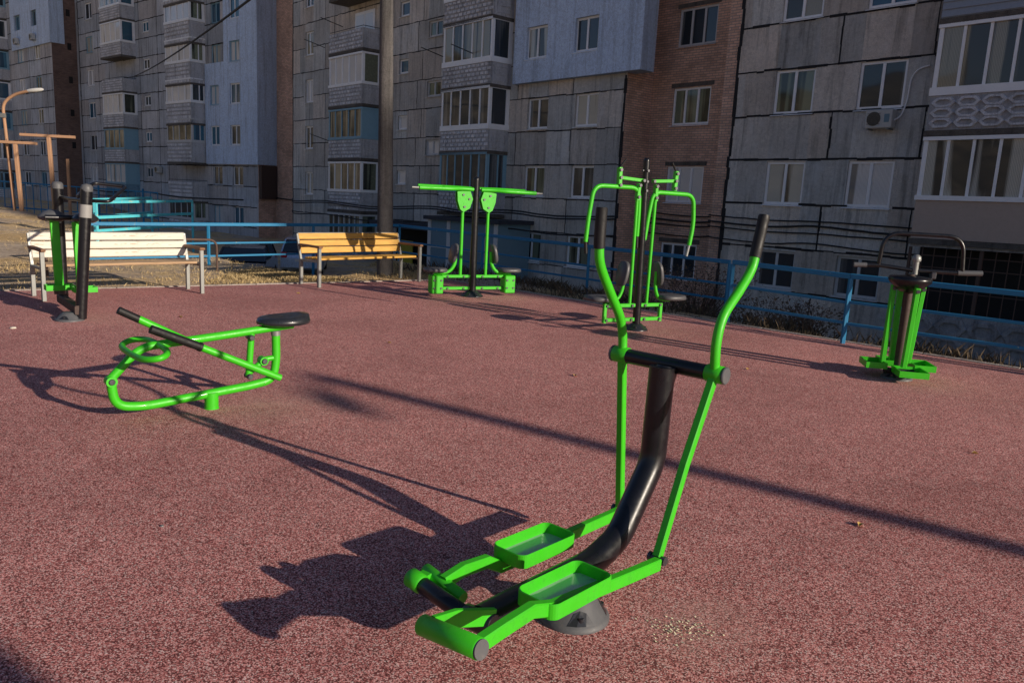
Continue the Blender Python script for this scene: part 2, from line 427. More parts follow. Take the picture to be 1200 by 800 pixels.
# rows: world X,Y,Z expressed in camera (x right, y down, z forward)
nad = Vector((343-600, 4950., 933.)).normalized(); upv = -nad
fwd = Vector((0, 0, 1)); Yc = (fwd-upv*fwd.dot(upv)).normalized(); Xc = Yc.cross(upv)
if Xc.x < 0: Xc = -Xc
Rw = Matrix((Xc, Yc, upv))            # world = Rw @ cam(y down, z fwd)
cr = Rw @ Vector((1, 0, 0)); cu = Rw @ Vector((0, -1, 0)); cb = Rw @ Vector((0, 0, -1))
co.matrix_world = Matrix(((cr.x, cu.x, cb.x, 0), (cr.y, cu.y, cb.y, 0), (cr.z, cu.z, cb.z, 1.65), (0, 0, 0, 1)))
scene.camera = co

SUN_AZ, SUN_EL = math.radians(124.0), math.radians(17.2)
sdir = Vector((math.sin(SUN_AZ)*math.cos(SUN_EL), math.cos(SUN_AZ)*math.cos(SUN_EL), math.sin(SUN_EL)))
sl = bpy.data.lights.new('sun', 'SUN'); sl.energy = 5.0; sl.angle = math.radians(.55); sl.color = (1, .87, .72)
so = bpy.data.objects.new('sun', sl); col.objects.link(so); so.rotation_euler = sdir.to_track_quat('Z', 'Y').to_euler(); so.location = (10, -10, 20)
w = bpy.data.worlds.new('World'); scene.world = w; w.use_nodes = True
nt = w.node_tree; bg = nt.nodes['Background']; sky = nt.nodes.new('ShaderNodeTexSky'); sky.sky_type = 'NISHITA'
sky.sun_disc = False; sky.sun_elevation = SUN_EL; sky.sun_rotation = SUN_AZ; sky.air_density = 1.0; sky.dust_density = .6; sky.ozone_density = 1.6
mxs = nt.nodes.new('ShaderNodeMix'); mxs.data_type = 'RGBA'; mxs.blend_type = 'MULTIPLY'; mxs.inputs[0].default_value = 1; mxs.inputs[7].default_value = (.91, .93, 1.13, 1)
nt.links.new(sky.outputs[0], mxs.inputs[6]); nt.links.new(mxs.outputs[2], bg.inputs[0]); bg.inputs[1].default_value = .070
scene.view_settings.view_transform = 'Standard'; scene.view_settings.look = 'None'; scene.view_settings.exposure = 0
scene.render.engine = 'CYCLES'

# ---------------------------------------------------------------- terrain
NX, NY = -.741, -.671
def q_of(x, y): return -(NX*x+NY*y)
def sstep(a, b_, x):
    t = max(0, min(1, (x-a)/(b_-a))); return t*t*(3-2*t)
def gz(x, y):
    q = q_of(x, y)
    d = 0
    d -= .28*sstep(6.4 if x < -3 else 9.9, 10.2 if x < -3 else 11.2, q)
    wl = max(0, min(1, (-x-3.2)/1.5))
    d -= wl*1.95*sstep(6.3, 9.8, q)+(1-wl)*2.4*sstep(10.5, 15.5, q)
    if x > 2: pass
    return d
# playground outline
CORN = (-1.24, 14.47); PL = [(-26, -3.3), CORN, (14.5, 1.2), (16, -16), (-24, -18)]
def inside_play(x, y, m=0.0):
    # left edge line through CORN dir (.813,.582); right edge dir (.764,-.645)
    a = -(x-CORN[0])*.582+(y-CORN[1])*.813
    b_ = (x-CORN[0])*.655+(y-CORN[1])*.755
    return a < -m and b_ < -m
def grid_lines(lo, hi, dense, step, far):
    out = []; x = lo
    while x < hi:
        out.append(x); x += step if dense[0] <= x <= dense[1] else (1.5 if dense[0]-12 <= x <= dense[1]+12 else far)
    out.append(hi); return out
gx = grid_lines(-600, 600, (-28, 14), .45, 25); gy = grid_lines(-300, 700, (6, 42), .45, 25)
mb = MB(); vs = []
for y in gy:
    for x in gx:
        z = gz(x, y)
        if inside_play(x, y, 0.0): z = -.05
        elif not inside_play(x, y, -1.0): z += .05*noise.noise(Vector((x*.8, y*.8, 0)))+.02*noise.noise(Vector((x*3, y*3, 3)))-.01
        else: z -= .015
        vs.append((x, y, z))
k = len(gx); fs = [(j*k+i, j*k+i+1, (j+1)*k+i+1, (j+1)*k+i) for j in range(len(gy)-1) for i in range(k-1)]
mb.add(vs, fs, 1, True)
g = mb.build('ground', M['ground'], fix=False); tag(g, None, None, kind='structure')
mb = MB(); mb.poly(PL, 2, -.08, 0.0)
pg = mb.build('playground_surface', M['rubberground']); tag(pg, None, None, kind='structure')
# kerb around the two far sides
mb = MB()
for a, b_ in ((PL[0], PL[1]), (PL[1], PL[2])):
    A, B = Vector((*a, 0)), Vector((*b_, 0)); d = (B-A).normalized(); n = Vector((-d.y, d.x, 0)); L_ = (B-A).length; s_ = 0
    while s_ < L_-.2:
        e_ = min(s_+1.0, L_); p0 = A+d*(s_+.004); p1 = A+d*(e_-.004); h = .012+.006*random.random()
        c = (p0+p1)/2+n*.035; R = Matrix.Rotation(math.atan2(d.y, d.x), 3, 'Z')
        mb.cbox((c.x, c.y, h/2-.04), ((p1-p0).length, .06, h+.08), R, .008); s_ = e_
kb = mb.build('kerb', M['kerb']); tag(kb, None, None, kind='structure')
# hills all round to the west (also what the windows mirror)
mb = MB(); vs = []; na, nr = 90, 16
for j in range(nr):
    for i in range(na):
        az = math.radians(-150+ i*150/(na-1)); t = j/(nr-1); r = 95+t*230
        fade = min(1, (i/na)*8, (1-i/na)*8)
        h = -3+fade*(math.sin(min(1, t*1.25)*PI/2)**1.2)*(46+22*noise.noise(Vector((az*2.2, t*2, 1)))+5*noise.noise(Vector((az*11, t*9, 2))))
        vs.append((math.sin(az)*r, math.cos(az)*r, h))
fs = [(j*na+i, j*na+i+1, (j+1)*na+i+1, (j+1)*na+i) for j in range(nr-1) for i in range(na-1)]
mb.add(vs, fs, 1, True); hl = mb.build('hills', M['hill'], fix=True); tag(hl, None, None, kind='structure')

# ================================================================ buildings
def wall(mb, x0, x1, z0, z1, y, holes=(), xc=(), zc=(), tonef=None, reveal=.16, face='y'):
    xs = sorted({round(q, 3) for q in [x0, x1]+[h[0] for h in holes]+[h[1] for h in holes]+list(xc) if x0 <= q <= x1})
    zs = sorted({round(q, 3) for q in [z0, z1]+[h[2] for h in holes]+[h[3] for h in holes]+list(zc) if z0 <= q <= z1})
    for i in range(len(xs)-1):
        for j in range(len(zs)-1):
            cx, cz = (xs[i]+xs[i+1])/2, (zs[j]+zs[j+1])/2
            if any(h[0] < cx < h[1] and h[2] < cz < h[3] for h in holes): continue
            t = tonef(cx, cz) if tonef else 1.0
            mb.add([(xs[i], y, zs[j]), (xs[i+1], y, zs[j]), (xs[i+1], y, zs[j+1]), (xs[i], y, zs[j+1])], [(0,1,2,3)], t)
    for h in holes:
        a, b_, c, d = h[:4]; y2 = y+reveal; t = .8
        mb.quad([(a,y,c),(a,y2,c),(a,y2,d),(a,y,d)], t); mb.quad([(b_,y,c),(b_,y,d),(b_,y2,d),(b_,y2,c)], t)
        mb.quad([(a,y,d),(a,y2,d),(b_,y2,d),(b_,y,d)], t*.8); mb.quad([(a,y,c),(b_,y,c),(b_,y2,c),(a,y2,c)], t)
_tones = {}
def make_tone(key, zb, joints_band, amp=.28):
    """tone per concrete panel: bands of 1.34 m, window bands split at the window edges, the others at joints"""
    def f(x, z):
        bnd = math.floor((z-zb)/1.335); js = joints_band(bnd); i = sum(1 for q in js if q < x)
        kk = (key, bnd, i)
        if kk not in _tones:
            v = 1+random.uniform(-amp, amp); wv = random.uniform(-.05, .08)
            _tones[kk] = (v*(1+wv), v, v*(1-wv*.8))
        return _tones[kk]
    return f
def seam_h(mb, x0, x1, z, y, w_=.05, holes=()):
    w_ *= 1.35
    x = x0
    while x < x1:
        e_ = min(x1, x+random.uniform(.25, .6)); cx = (x+e_)/2
        if not any(h[0]-.02 < cx < h[1]+.02 and h[2] < z < h[3] for h in holes):
            a = w_*random.uniform(.4, 1.2); b_ = w_*random.uniform(.4, 1.2); dz = random.uniform(-.012, .012)
            mb.box((x, y-.005, z-a/2+dz), (e_, y+.02, z+b_/2+dz))
        x = e_
def seam_v(mb, x, z0, z1, y, w_=.05):
    z = z0
    while z < z1:
        e_ = min(z1, z+random.uniform(.25, .6)); a = w_*random.uniform(.4, 1.3); b_ = w_*random.uniform(.4, 1.3); dx = random.uniform(-.012, .012)
        mb.box((x-a/2+dx, y-.008, z), (x+b_/2+dx, y+.02, e_)); z = e_
PANES = ['pane0', 'pane0', 'pane1', 'pane2', 'pane3', 'pane1', 'pane4', 'pane5']
def window(root, x0, x1, z0, z1, y, mull=(.5,), fr=.078, mat='white', panes=None, sill=True, dy=.1, horn=None):
    mb = MB(); yy = y+dy; t = .05
    mb.box((x0, yy, z0), (x0+fr, yy+t, z1)); mb.box((x1-fr, yy, z0), (x1, yy+t, z1))
    mb.box((x0+fr, yy, z1-fr), (x1-fr, yy+t, z1)); mb.box((x0+fr, yy, z0), (x1-fr, yy+t, z0+fr))
    xm = [x0+(x1-x0)*q for q in mull]
    for q in xm: mb.box((q-fr*.55, yy-.006, z0+fr), (q+fr*.55, yy+t, z1-fr))
    if horn:
        hz = z0+(z1-z0)*horn[1]; xs = [x0]+xm+[x1]; a, b_ = xs[horn[0]], xs[horn[0]+1]
        mb.box((a+fr, yy-.003, hz-.02), (b_-fr, yy+t, hz+.02))
    if sill: mb.add([(x0-.04, y-.07, z0-.035), (x1+.04, y-.07, z0-.035), (x1+.04, yy+.01, z0+.004), (x0-.04, yy+.01, z0+.004), (x0-.04, y-.07, z0-.05), (x1+.04, y-.07, z0-.05), (x1+.04, yy+.01, z0-.02), (x0-.04, yy+.01, z0-.02)],
                    [(0,1,2,3),(4,7,6,5),(0,4,5,1),(1,5,6,2),(2,6,7,3),(3,7,4,0)])
    o = mb.build('window', M[mat], root)
    p = MB(); xs = [x0]+xm+[x1]; pm = panes or random.choice(PANES)
    for i in range(len(xs)-1):
        a, b_ = xs[i]+.02, xs[i+1]-.02; k1, k2 = random.uniform(-.006, .006), random.uniform(-.006, .006)
        p.quad([(a, yy+.03+k1, z0+.03), (b_, yy+.03-k1, z0+.03), (b_, yy+.03-k1+k2, z1-.03), (a, yy+.03+k1+k2, z1-.03)])
    p.build('pane', M[pm], o, fix=False)
    return o
def relief(mb, x0, x1, z0, z1, y, rows=3, cw=.62):
    """hexagon relief on a parapet: raised rings"""
    h = (z1-z0)/rows; n = max(1, round((x1-x0)/cw)); cw = (x1-x0)/n
    for r in range(rows):
        for i in range(n):
            cx = x0+cw*(i+.5); cz = z0+h*(r+.5); a, b_ = cw*.485, h*.47
            O = [(cx-a, cz), (cx-a*.55, cz+b_), (cx+a*.55, cz+b_), (cx+a, cz), (cx+a*.55, cz-b_), (cx-a*.55, cz-b_)]
            I = [(cx+(p[0]-cx)*.70, cz+(p[1]-cz)*.56) for p in O]
            vs = [(p[0], y-.06, p[1]) for p in O]+[(p[0], y-.06, p[1]) for p in I]+[(p[0]+(p[0]-cx)*.08, y-.001, p[1]+(p[1]-cz)*.1) for p in O]+[(p[0], y-.001, p[1]) for p in I]
            fs = []
            for k_ in range(6):
                j = (k_+1) % 6; fs += [(k_, j, j+6, k_+6), (k_, k_+12, j+12, j), (k_+6, j+6, j+18, k_+18)]
            mb.add(vs, fs, 1.25)  # lighter tone on the rings paints in the relief's light and shade
def parapet_tex(mb, x0, x1, z0, z1, y, side=None, dep=1.1, near=False):
    mb.box((x0, y, z0), (x1, y+.07, z1), .82)  # darker base tone: shade between raised blocks put into the colour
    if near: relief(mb, x0+.05, x1-.05, z0+.05, z1-.05, y)
    else:
        # wavy ribs of small blocks, toned lighter to paint in relief shading
        rows = 5; h = (z1-z0)/rows
        for r in range(rows):
            x = x0+.04+(r % 2)*.14
            while x < x1-.2:
                mb.box((x, y-.04, z0+h*(r+.18)+random.uniform(-.01, .01)), (x+.21, y-.001, z0+h*(r+.78)), random.uniform(1.1, 1.5)); x += .29
def balcony(root, x0, x1, zs, zp, zg0, zg1, dep=1.1, glazed=True, n=5, par='concrete', mat='white', pm='pane3', near=False, side_n=1, right_blind=False, sill_h=.14, yb=0.0):
    """zs slab level, zp parapet top, zg0..zg1 glazing; front at -dep"""
    y = yb-dep
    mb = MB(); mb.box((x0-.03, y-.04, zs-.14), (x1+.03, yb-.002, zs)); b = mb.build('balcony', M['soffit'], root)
    pmat = {'concrete': M['parapet'], 'brown': M['brownpanel'], 'siding': M['siding'], 'blue': M['parapet_blue']}[par]
    mb = MB()
    if par == 'concrete': parapet_tex(mb, x0, x1, zs+.01, zp, y, near=near)
    elif par == 'siding':
        mb.box((x0, y, zs+.01), (x1, y+.05, zp)); z = zs+.03
        while z < zp-.1: mb.add([(x0-.002, y-.004, z+.17), (x1+.002, y-.004, z+.17), (x1+.002, y-.03, z), (x0-.002, y-.03, z)], [(0,1,2,3)]); z += .18
    else: mb.box((x0, y, zs+.01), (x1, y+.06, zp))
    # right and left returns
    mb.box((x1-.07, y+.072, zs+.01), (x1-.001, yb-.003, zp)); mb.box((x0+.001, y+.072, zs+.01), (x0+.07, yb-.003, zp))
    if par == 'concrete':
        a_, c_ = y+.18, yb-.14; z_ = (zs+zp)/2; h_ = (zp-zs)*.36
        mb.box((x1, a_, z_-h_), (x1+.022, c_, z_-h_+.06)); mb.box((x1, a_, z_+h_-.06), (x1+.022, c_, z_+h_)); mb.box((x1, a_, z_-.05), (x1+.022, c_, z_+.05))
        mb.box((x1, a_, z_-h_+.06), (x1+.022, a_+.06, z_+h_-.06)); mb.box((x1, c_-.06, z_-h_+.06), (x1+.022, c_, z_+h_-.06))
    mb.build('parapet', pmat, b)
    if glazed:
        f = MB(); fw = .07
        f.box((x0-.03, y-.05, zp+.002), (x1+.03, y+.09, zp+sill_h)); f.box((x1-.07, y+.092, zp+.002), (x1+.03, yb-.004, zp+sill_h))
        f.box((x0-.02, y-.04, zg1-.002), (x1+.02, y+.08, zg1+.09)); f.box((x1-.07, y+.082, zg1), (x1+.02, yb-.004, zg1+.09))
        z0_ = zp+sill_h
        for i in range(n+1):
            q = x0+(x1-x0)*i/n; wv = fw if 0 < i < n else fw*1.5
            lo = q-wv/2 if 0 < i < n else (q if i == 0 else q-wv); f.box((lo, y, z0_+.001), (lo+wv, y+.06, zg1-.003))
        for i in range(side_n+1):
            q = y+.062+(dep-.07)*i/side_n; hi = min(q+.07, yb-.004) if i < side_n else yb-.004
            lo = q if i < side_n else yb-.2
            f.box((x1-.06, lo, z0_+.001), (x1-.001, hi, zg1-.003))
        fo = f.build('glazing_frame', M[mat], b)
        p = MB()
        for i in range(n):
            a, c = x0+(x1-x0)*i/n+.02, x0+(x1-x0)*(i+1)/n-.02; k1 = random.uniform(-.008, .008); k2 = random.uniform(-.008, .008)
            p.quad([(a, y+.03+k1, z0_), (c, y+.03-k1, z0_), (c, y+.03-k1+k2, zg1), (a, y+.03+k1+k2, zg1)])
        p.build('pane', M[pm], b, fix=False)
        p = MB()
        if right_blind: p.box((x1-.05, y+.07, z0_), (x1-.02, yb-.01, zg1)); p.build('side_panel', M['bluewhite'], b)
        else: p.quad([(x1-.03, y+.06, z0_), (x1-.03, yb-.01, z0_), (x1-.03, yb-.01, zg1), (x1-.03, y+.06, zg1)]); p.build('pane', M[random.choice(['pane0', 'pane5', 'pane2'])], b, fix=False)
    else:
        r = MB(); r.tube([(x0+.02, y+.03, zp+.1), (x1-.03, y+.03, zp+.1), (x1-.03, yb-.01, zp+.1)], .015, 6); r.build('rail', M['cable'], b)
    return b
def ac_unit(root, x, z, y):
    b = MB(); b.cbox((x, y-.2, z), (.75, .28, .5), bev=.02); o = b.build('air_conditioner', M['ac'], root)
    f = MB(); f.cyl((x-.13, y-.345, z), (x-.13, y-.352, z), .19, 24)
    for q in range(-2, 3): f.box((x-.31, y-.362, z+q*.07-.006), (x+.05, y-.353, z+q*.07+.006))
    f.build('fan_grille', M['darkplastic'], o)
    f = MB(); f.box((x+.16, y-.346, z-.1), (x+.3, y-.342, z+.12)); f.build('label', M['porchblue'], o)
    k_ = MB(); k_.box((x-.3, y-.34, z-.29), (x-.26, y, z-.255)); k_.box((x+.26, y-.34, z-.29), (x+.3, y, z-.255)); k_.build('bracket', M['steel'], o)
TOP = 21.2; BOT = -3.2
FD = 22.9
RZ_A = math.atan2(-.741, .671)
ORG = (FD*.741, FD*.671, 0)
def zz(x, z): return z   # heights are given at x=-12; SHEAR does the rest
SHEAR[0] = .0148; SH0 = .0148*12
# ---------- building A (right): panel facade from -15.26, brick recess -19.82..-15.26 at y=1.5
bA = thing('apartment_building', 'grey concrete panel block at the right with a red brick recess and glazed balconies', 'building', ORG, RZ_A)
bA.location.z = SH0
colsA = [(-13.83, -12.53), (-11.2, -9.88)]
colsA2 = [(-3.4, -2.1), (-.8, .5)]
tops = [.27+2.72*k_ for k_ in range(0, 6)]
holes = []
for (a, b_) in colsA+colsA2:
    for k_, t in enumerate(tops): holes.append((a, b_, t-(1.18 if k_ == 0 else 1.3), t))
zjs = [1.7+1.345*k_ for k_ in range(-3, 17)]
zjs = [z for z in zjs]
def jA(b_):
    if b_ % 2 == 0: return [-14.9, -13.83, -12.53, -11.2, -9.88, -9.3, -8.0, -5, -3.4, -2.1, -.8, .5, 3, 5, 8, 11, 14, 17, 20, 23]
    return [-13.83, -12.53, -11.87, -11.2, -9.88, -9.2, -6.5, -3.9, -1.4, 1.3, 4, 7, 10, 13, 16, 19, 22]
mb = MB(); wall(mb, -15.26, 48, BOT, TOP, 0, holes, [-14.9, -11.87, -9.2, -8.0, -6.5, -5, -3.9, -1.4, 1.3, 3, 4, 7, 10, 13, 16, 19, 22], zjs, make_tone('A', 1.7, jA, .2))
# roof, end wall, back wall
mb.quad([(-15.26, 0, TOP), (48, 0, TOP), (48, 14, TOP), (-15.26, 14, TOP)]); mb.quad([(48, 0, BOT), (48, 14, BOT), (48, 14, TOP), (48, 0, TOP)])
mb.quad([(48, 14, BOT), (-20, 14, BOT), (-20, 14, TOP), (48, 14, TOP)])
mb.build('wall', M['panel'], bA)
mb = MB()
for z in zjs: seam_h(mb, -15.2, 3, z, 0, .06, holes)
for z0_ in range(-3, 9):
    zb = 1.7+1.345*z0_
    if z0_ % 2 == 0: pass
    else: seam_v(mb, -11.87, zb, zb+1.345, 0, .07); seam_v(mb, -9.25, zb, zb+1.345, 0, .05); seam_v(mb, -3.9, zb, zb+1.345, 0, .05)
seam_v(mb, -15.22, BOT, 18, 0, .13)
mb.build('panel_seams', M['tar'], bA)
for (a, b_) in colsA+colsA2:
    for k_, t in enumerate(tops):
        pm = {(0, 1): 'pane1', (1, 1): 'pane4', (0, 2): 'pane2', (1, 2): 'pane0', (0, 0): 'pane0', (1, 0): 'pane0', (0, 3): 'pane3', (1, 3): 'pane5'}.get((colsA.index((a, b_)) if (a, b_) in colsA else 9, k_))
        window(bA, a, b_, t-(1.18 if k_ == 0 else 1.3), t, 0, (.5,), panes=pm, dy=.05 if k_ else .1, mat='white' if k_ else 'oldwhite')
ac_unit(bA, -10.35, 4.1, 0)
mb = MB(); mb.tube(crom([(-9.3, -.03, 5.45), (-9.55, -.05, 5.38), (-9.72, -.05, 5.15), (-9.76, -.05, 4.6), (-9.85, -.1, 4.2), (-10.0, -.2, 4.05)], 6), .022, 8); mb.build('pipe', M['white'], bA)
# brick recess with pilaster
hb = [(-18.85, -17.22, t-1.3, t) for t in (.16, 2.95, 5.72, 8.45, 11.2, 13.9)]
mb = MB(); wall(mb, -19.82, -15.9, BOT, TOP, 1.5, hb)
mb.quad([(-15.72, 1.5, BOT), (-15.72, .03, BOT), (-15.72, .03, TOP), (-15.72, 1.5, TOP)]); mb.quad([(-15.9, 1.5, BOT), (-15.72, 1.5, BOT), (-15.72, 1.5, TOP), (-15.9, 1.5, TOP)])
mb.quad([(-15.72, .03, BOT), (-15.28, .03, BOT), (-15.28, .03, TOP), (-15.72, .03, TOP)])
mb.build('brick_wall', M['brick'], bA)
for h in hb: mb = MB(); mb.box((h[0]-.1, 1.5-.012, h[3]+.02), (h[1]+.1, 1.52, h[3]+.17)); mb.build('lintel', M['soffit'], bA)
for i, h in enumerate(hb):
    window(bA, *h, 1.5, (.33, .66), mat='white' if i != 3 else 'oldwhite', panes=['pane0', 'pane4', 'pane2', 'pane0', 'pane3', 'pane1'][i], dy=.06)
# balcony stack on A
bx0, bx1 = -8.78, -4.6
for k_ in range(-1, 5):
    off = 2.72*k_
    if k_ == 0: balcony(bA, bx0+.0, bx1, .93, 1.92, 2.0, 3.42, 1.0, True, 7, 'brown', 'white', 'pane1', sill_h=.12)
    elif k_ == 1: balcony(bA, bx0, bx1, 3.66, 4.52, 4.7, 6.16, 1.0, True, 7, 'concrete', 'white', 'pane3', near=True, sill_h=.2)
    elif k_ == 2: balcony(bA, bx0, bx1, 6.38, 7.4, 7.5, 8.9, 1.0, True, 7, 'siding', 'white', 'pane0')
    elif k_ > 2: balcony(bA, bx0, bx1, 3.66+off-2.72, 4.55+off-2.72, 4.7+off-2.72, 6.1+off-2.72, 1.0, True, 4, 'concrete', 'white', 'pane1')
# barred undercroft below the balconies and its relief wall
mb = MB(); mb.box((bx0, -.96, .72), (bx1, -.003, .79)); 
mb.box((bx0, -.98, BOT), (3.5, -.88, -.98)); relief(mb, bx0+.1, 3.2, -2.9, -1.05, -.98, 4, .8); mb.build('undercroft_wall', M['plinth'], bA)
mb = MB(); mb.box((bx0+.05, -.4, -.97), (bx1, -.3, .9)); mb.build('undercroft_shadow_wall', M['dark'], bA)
mb = MB()
x = bx0+.03
while x < bx1: mb.box((x, -.95, -.97), (x+.02, -.93, .71)); x += .29
for z in (-.4, .2, .5): mb.box((bx0, -.928, z), (bx1, -.912, z+.025))
mb.box((bx0-.02, -.96, -.97), (bx0+.05, -.9, .71)); mb.box((bx0+1.7, -.97, -.97), (bx0+1.78, -.9, .71)); mb.box((bx0+1.78, -.955, -.2), (bx0+3.9, -.945, -.15))
mb.build('grille', M['rust'], bA)
# facade cables of A
def cable(root, pts, r=.018):
    mb = MB(); P = crom(pts, 6); mb.tube([p+Vector((0, 0, .012*noise.noise(p*3))) for p in P], r, 6); return mb.build('cable', M['cable'], root)
for k_, zc in enumerate((1.22, 1.02, .86, .5)):
    cable(bA, [(-19.7, 1.42, zc+.05-.02*k_), (-17.5, 1.43, zc-.06), (-15.9, 1.4, zc+.05), (-15.75, -.04, zc+.05), (-13.6, -.05, zc-.03), (-12, -.05, zc+.06*((k_ % 2))), (-10.2, -.05, zc-.03), (-8.6, -.05, zc-.06)], .022 if k_ != 1 else .03)

# ---------- building B (middle)
bB = thing('apartment_building', 'grey panel block in the middle with pale blue render above and brown brick corner', 'building', ORG, RZ_A)
bB.location.z = SH0
holesB = []; winB = []
def tB(k_): return .2+2.7*k_
for (a, b_) in ((-25.05, -23.85), (-22.35, -21.15)):
    for k_ in range(0, 6):
        h = (a, b_, tB(k_)-1.22, tB(k_)); holesB.append(h); winB.append((h, (.5,), 'white'))
for k_ in range(0, 6):
    t = 2.62+2.62*k_; h = (-44.35, -43.4, t-1.28, t)
    holesB.append(h); winB.append((h, (.5,), 'white'))
for k_ in range(0, 5):
    h = (-34.6, -33.8, 2.05+2.66*k_, 2.72+2.66*k_); holesB.append(h); winB.append((h, (), 'white'))
    h = (-32.2, -31.1, 3.45+2.68*k_, 4.15+2.68*k_); holesB.append(h); winB.append((h, (.5,), 'oldwhite'))
def jB(b_):
    if b_ % 2 == 0: return [-44.35, -43.4, -41.5, -36, -34.6, -33.8, -32.2, -31.1, -29.5, -26.3, -25.05, -23.85, -22.35, -21.15]
    return [-45, -44.35, -43.4, -42, -39, -36, -33, -30.5, -28, -25.7, -25.05, -23.85, -22.5, -21.15]
xcB = [-45, -42, -39, -36, -33, -30.5, -28, -25.7, -22.5, -41.5, -29.5, -26.3]
zjB = [1.6+1.335*k_ for k_ in range(-3, 17)]
mb = MB(); wall(mb, -45.96, -19.82, BOT, 34, 0, holesB, xcB, zjB, make_tone('B', 1.6, jB, .18))  # wall carried up out of view, extra height added to shade D's side
mb.quad([(-45.96, 0, 34), (-19.82, 0, 34), (-19.82, 12, 34), (-45.96, 12, 34)]); mb.quad([(-45.96, 0, BOT), (-45.96, 12, BOT), (-45.96, 12, TOP), (-45.96, 0, TOP)])
mb.build('wall', M['panel'], bB)
mb = MB()
for z in zjB: seam_h(mb, -45.9, -19.9, z, 0, .04, holesB)
for z0_ in range(-3, 11):
    zb = 1.6+1.335*z0_
    for q in ((-25.7, -22.5, -30.5, -33, -42) if z0_ % 2 else (-32.6, -35.3, -41.0)): seam_v(mb, q, zb, zb+1.335, 0, .035)
seam_v(mb, -19.87, BOT, 6.1, 0, .13); seam_v(mb, -45.9, BOT, 16, 0, .1)
mb.build('panel_seams', M['tar'], bB)
for (h, ml, mt) in winB: window(bB, *h, -.26 if h[0] > -26 and h[2] > 6.2 else 0, ml, mat=mt, dy=.08)
# pale render box on the upper right corner
hc = [(h[0], h[1], h[2], h[3]) for h in holesB if h[0] > -26 and h[2] > 6.2]
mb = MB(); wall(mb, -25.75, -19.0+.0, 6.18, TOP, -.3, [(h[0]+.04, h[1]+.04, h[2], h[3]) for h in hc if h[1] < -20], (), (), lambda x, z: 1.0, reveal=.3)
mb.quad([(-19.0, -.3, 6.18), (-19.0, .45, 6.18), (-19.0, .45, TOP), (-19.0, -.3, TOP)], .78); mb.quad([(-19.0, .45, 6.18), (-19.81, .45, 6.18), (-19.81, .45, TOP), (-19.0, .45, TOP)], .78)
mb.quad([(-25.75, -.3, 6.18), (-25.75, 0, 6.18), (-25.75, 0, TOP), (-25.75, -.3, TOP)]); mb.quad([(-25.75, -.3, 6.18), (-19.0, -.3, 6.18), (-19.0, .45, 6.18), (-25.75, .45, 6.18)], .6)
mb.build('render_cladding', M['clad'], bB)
# brick return
mb = MB(); mb.quad([(-19.82, 0, BOT), (-19.82, 1.5, BOT), (-19.82, 1.5, TOP), (-19.82, 0, TOP)])
mb.build('brick_return', M['brick'], bB); mb = MB()
hsm = [(-48.3, -47.8, 4.0+2.67*k_, 4.5+2.67*k_) for k_ in range(-1, 5)]
wall(mb, -51.6, -45.96, BOT, TOP, 1.3, hsm)
mb.build('brick_wall', M['brick'], bB)
for h in hsm: window(bB, *h, 1.3, (), fr=.05, mat='oldwhite', panes='pane0', sill=False)
# balconies of B: stack near the render, stack on the left
for k_ in range(0, 5):
    z = 2.3+2.68*k_
    if k_ == 0: balcony(bB, -29.5, -26.2, .85, 1.72, 1.85, 3.33, 1.1, True, 6, 'concrete', 'bluewhite', 'pane0', sill_h=.1, side_n=2)
    else: balcony(bB, -29.5, -26.2, 3.48+2.68*(k_-1), 4.35+2.68*(k_-1), 4.4, 6.0+2.68*(k_-1), 1.1, True, 5, 'concrete', 'white', ['', 'pane0', 'pane3', 'pane1', 'pane4'][k_], sill_h=.22)
for k_ in range(-1, 5):
    z = .6+2.68*k_
    balcony(bB, -39.55, -36.2, z, z+.95, z+1.05, z+2.42, 1.1, k_ != 3, [6, 5, 5, 5, 5, 4][k_+1], 'concrete', ['oldwhite', 'white', 'bluewhite', 'white', 'white', 'white'][k_+1], ['pane3', 'pane3', 'pane3', 'pane4', 'pane1', 'pane1'][k_+1], right_blind=(k_ == 1))
# open balcony door behind the railing
h = (-38.7, -37.0, 9.2, 10.7)
mb = MB(); mb.box((-38.8, -.03, 8.7), (-36.9, -.004, 10.75)); o = mb.build('balcony_door', M['white'], bB)
mb = MB(); mb.box((-38.65, -.04, 8.95), (-37.9, -.031, 10.6)); mb.box((-37.8, -.04, 8.95), (-37.05, -.031, 10.6)); mb.build('pane', M['pane4'], o)
# entrance porch
mb = MB(); mb.box((-29.3, -1.75, BOT), (-24.5, -.002, .5)); po = mb.build('entrance_porch', M['porchblue'], bB)
mb = MB(); mb.box((-29.45, -1.95, .5), (-24.3, -.004, .66)); mb.build('porch_roof', M['awning'], po)
mb = MB()
for x in (-29.3, -27.9, -25.3, -24.75): mb.box((x, -1.79, BOT), (x+.22, -1.752, .49))
mb.box((-29.1, -1.78, -.72), (-24.8, -1.753, -.66)); mb.build('porch_post', M['oldwhite'], po)
mb = MB(); mb.box((-34.6, -1.5, .1), (-29.5, -.003, .24)); mb.box((-34.6, -1.55, -.05), (-29.5, -1.45, .22)); mb.build('awning', M['awning'], bB)
mb = MB(); mb.box((-34.4, -.06, -2.6), (-29.6, -.004, .0)); mb.build('shop_front', M['dark'], bB)
mb = MB(); mb.box((-33.9, -.3, -2.2), (-32.6, -.25, -.7)); mb.build('yellow_board', M['yellow'], bB); mb = MB(); mb.box((-30.6, -.32, -2.4), (-30.2, -.27, -.5)); mb.build('yellow_board', M['yellow'], bB)
mb = MB(); mb.box((-30.15, -.4, -2.4), (-29.6, -.3, -.6)); mb.build('side_door', M['porchblue'], bB)
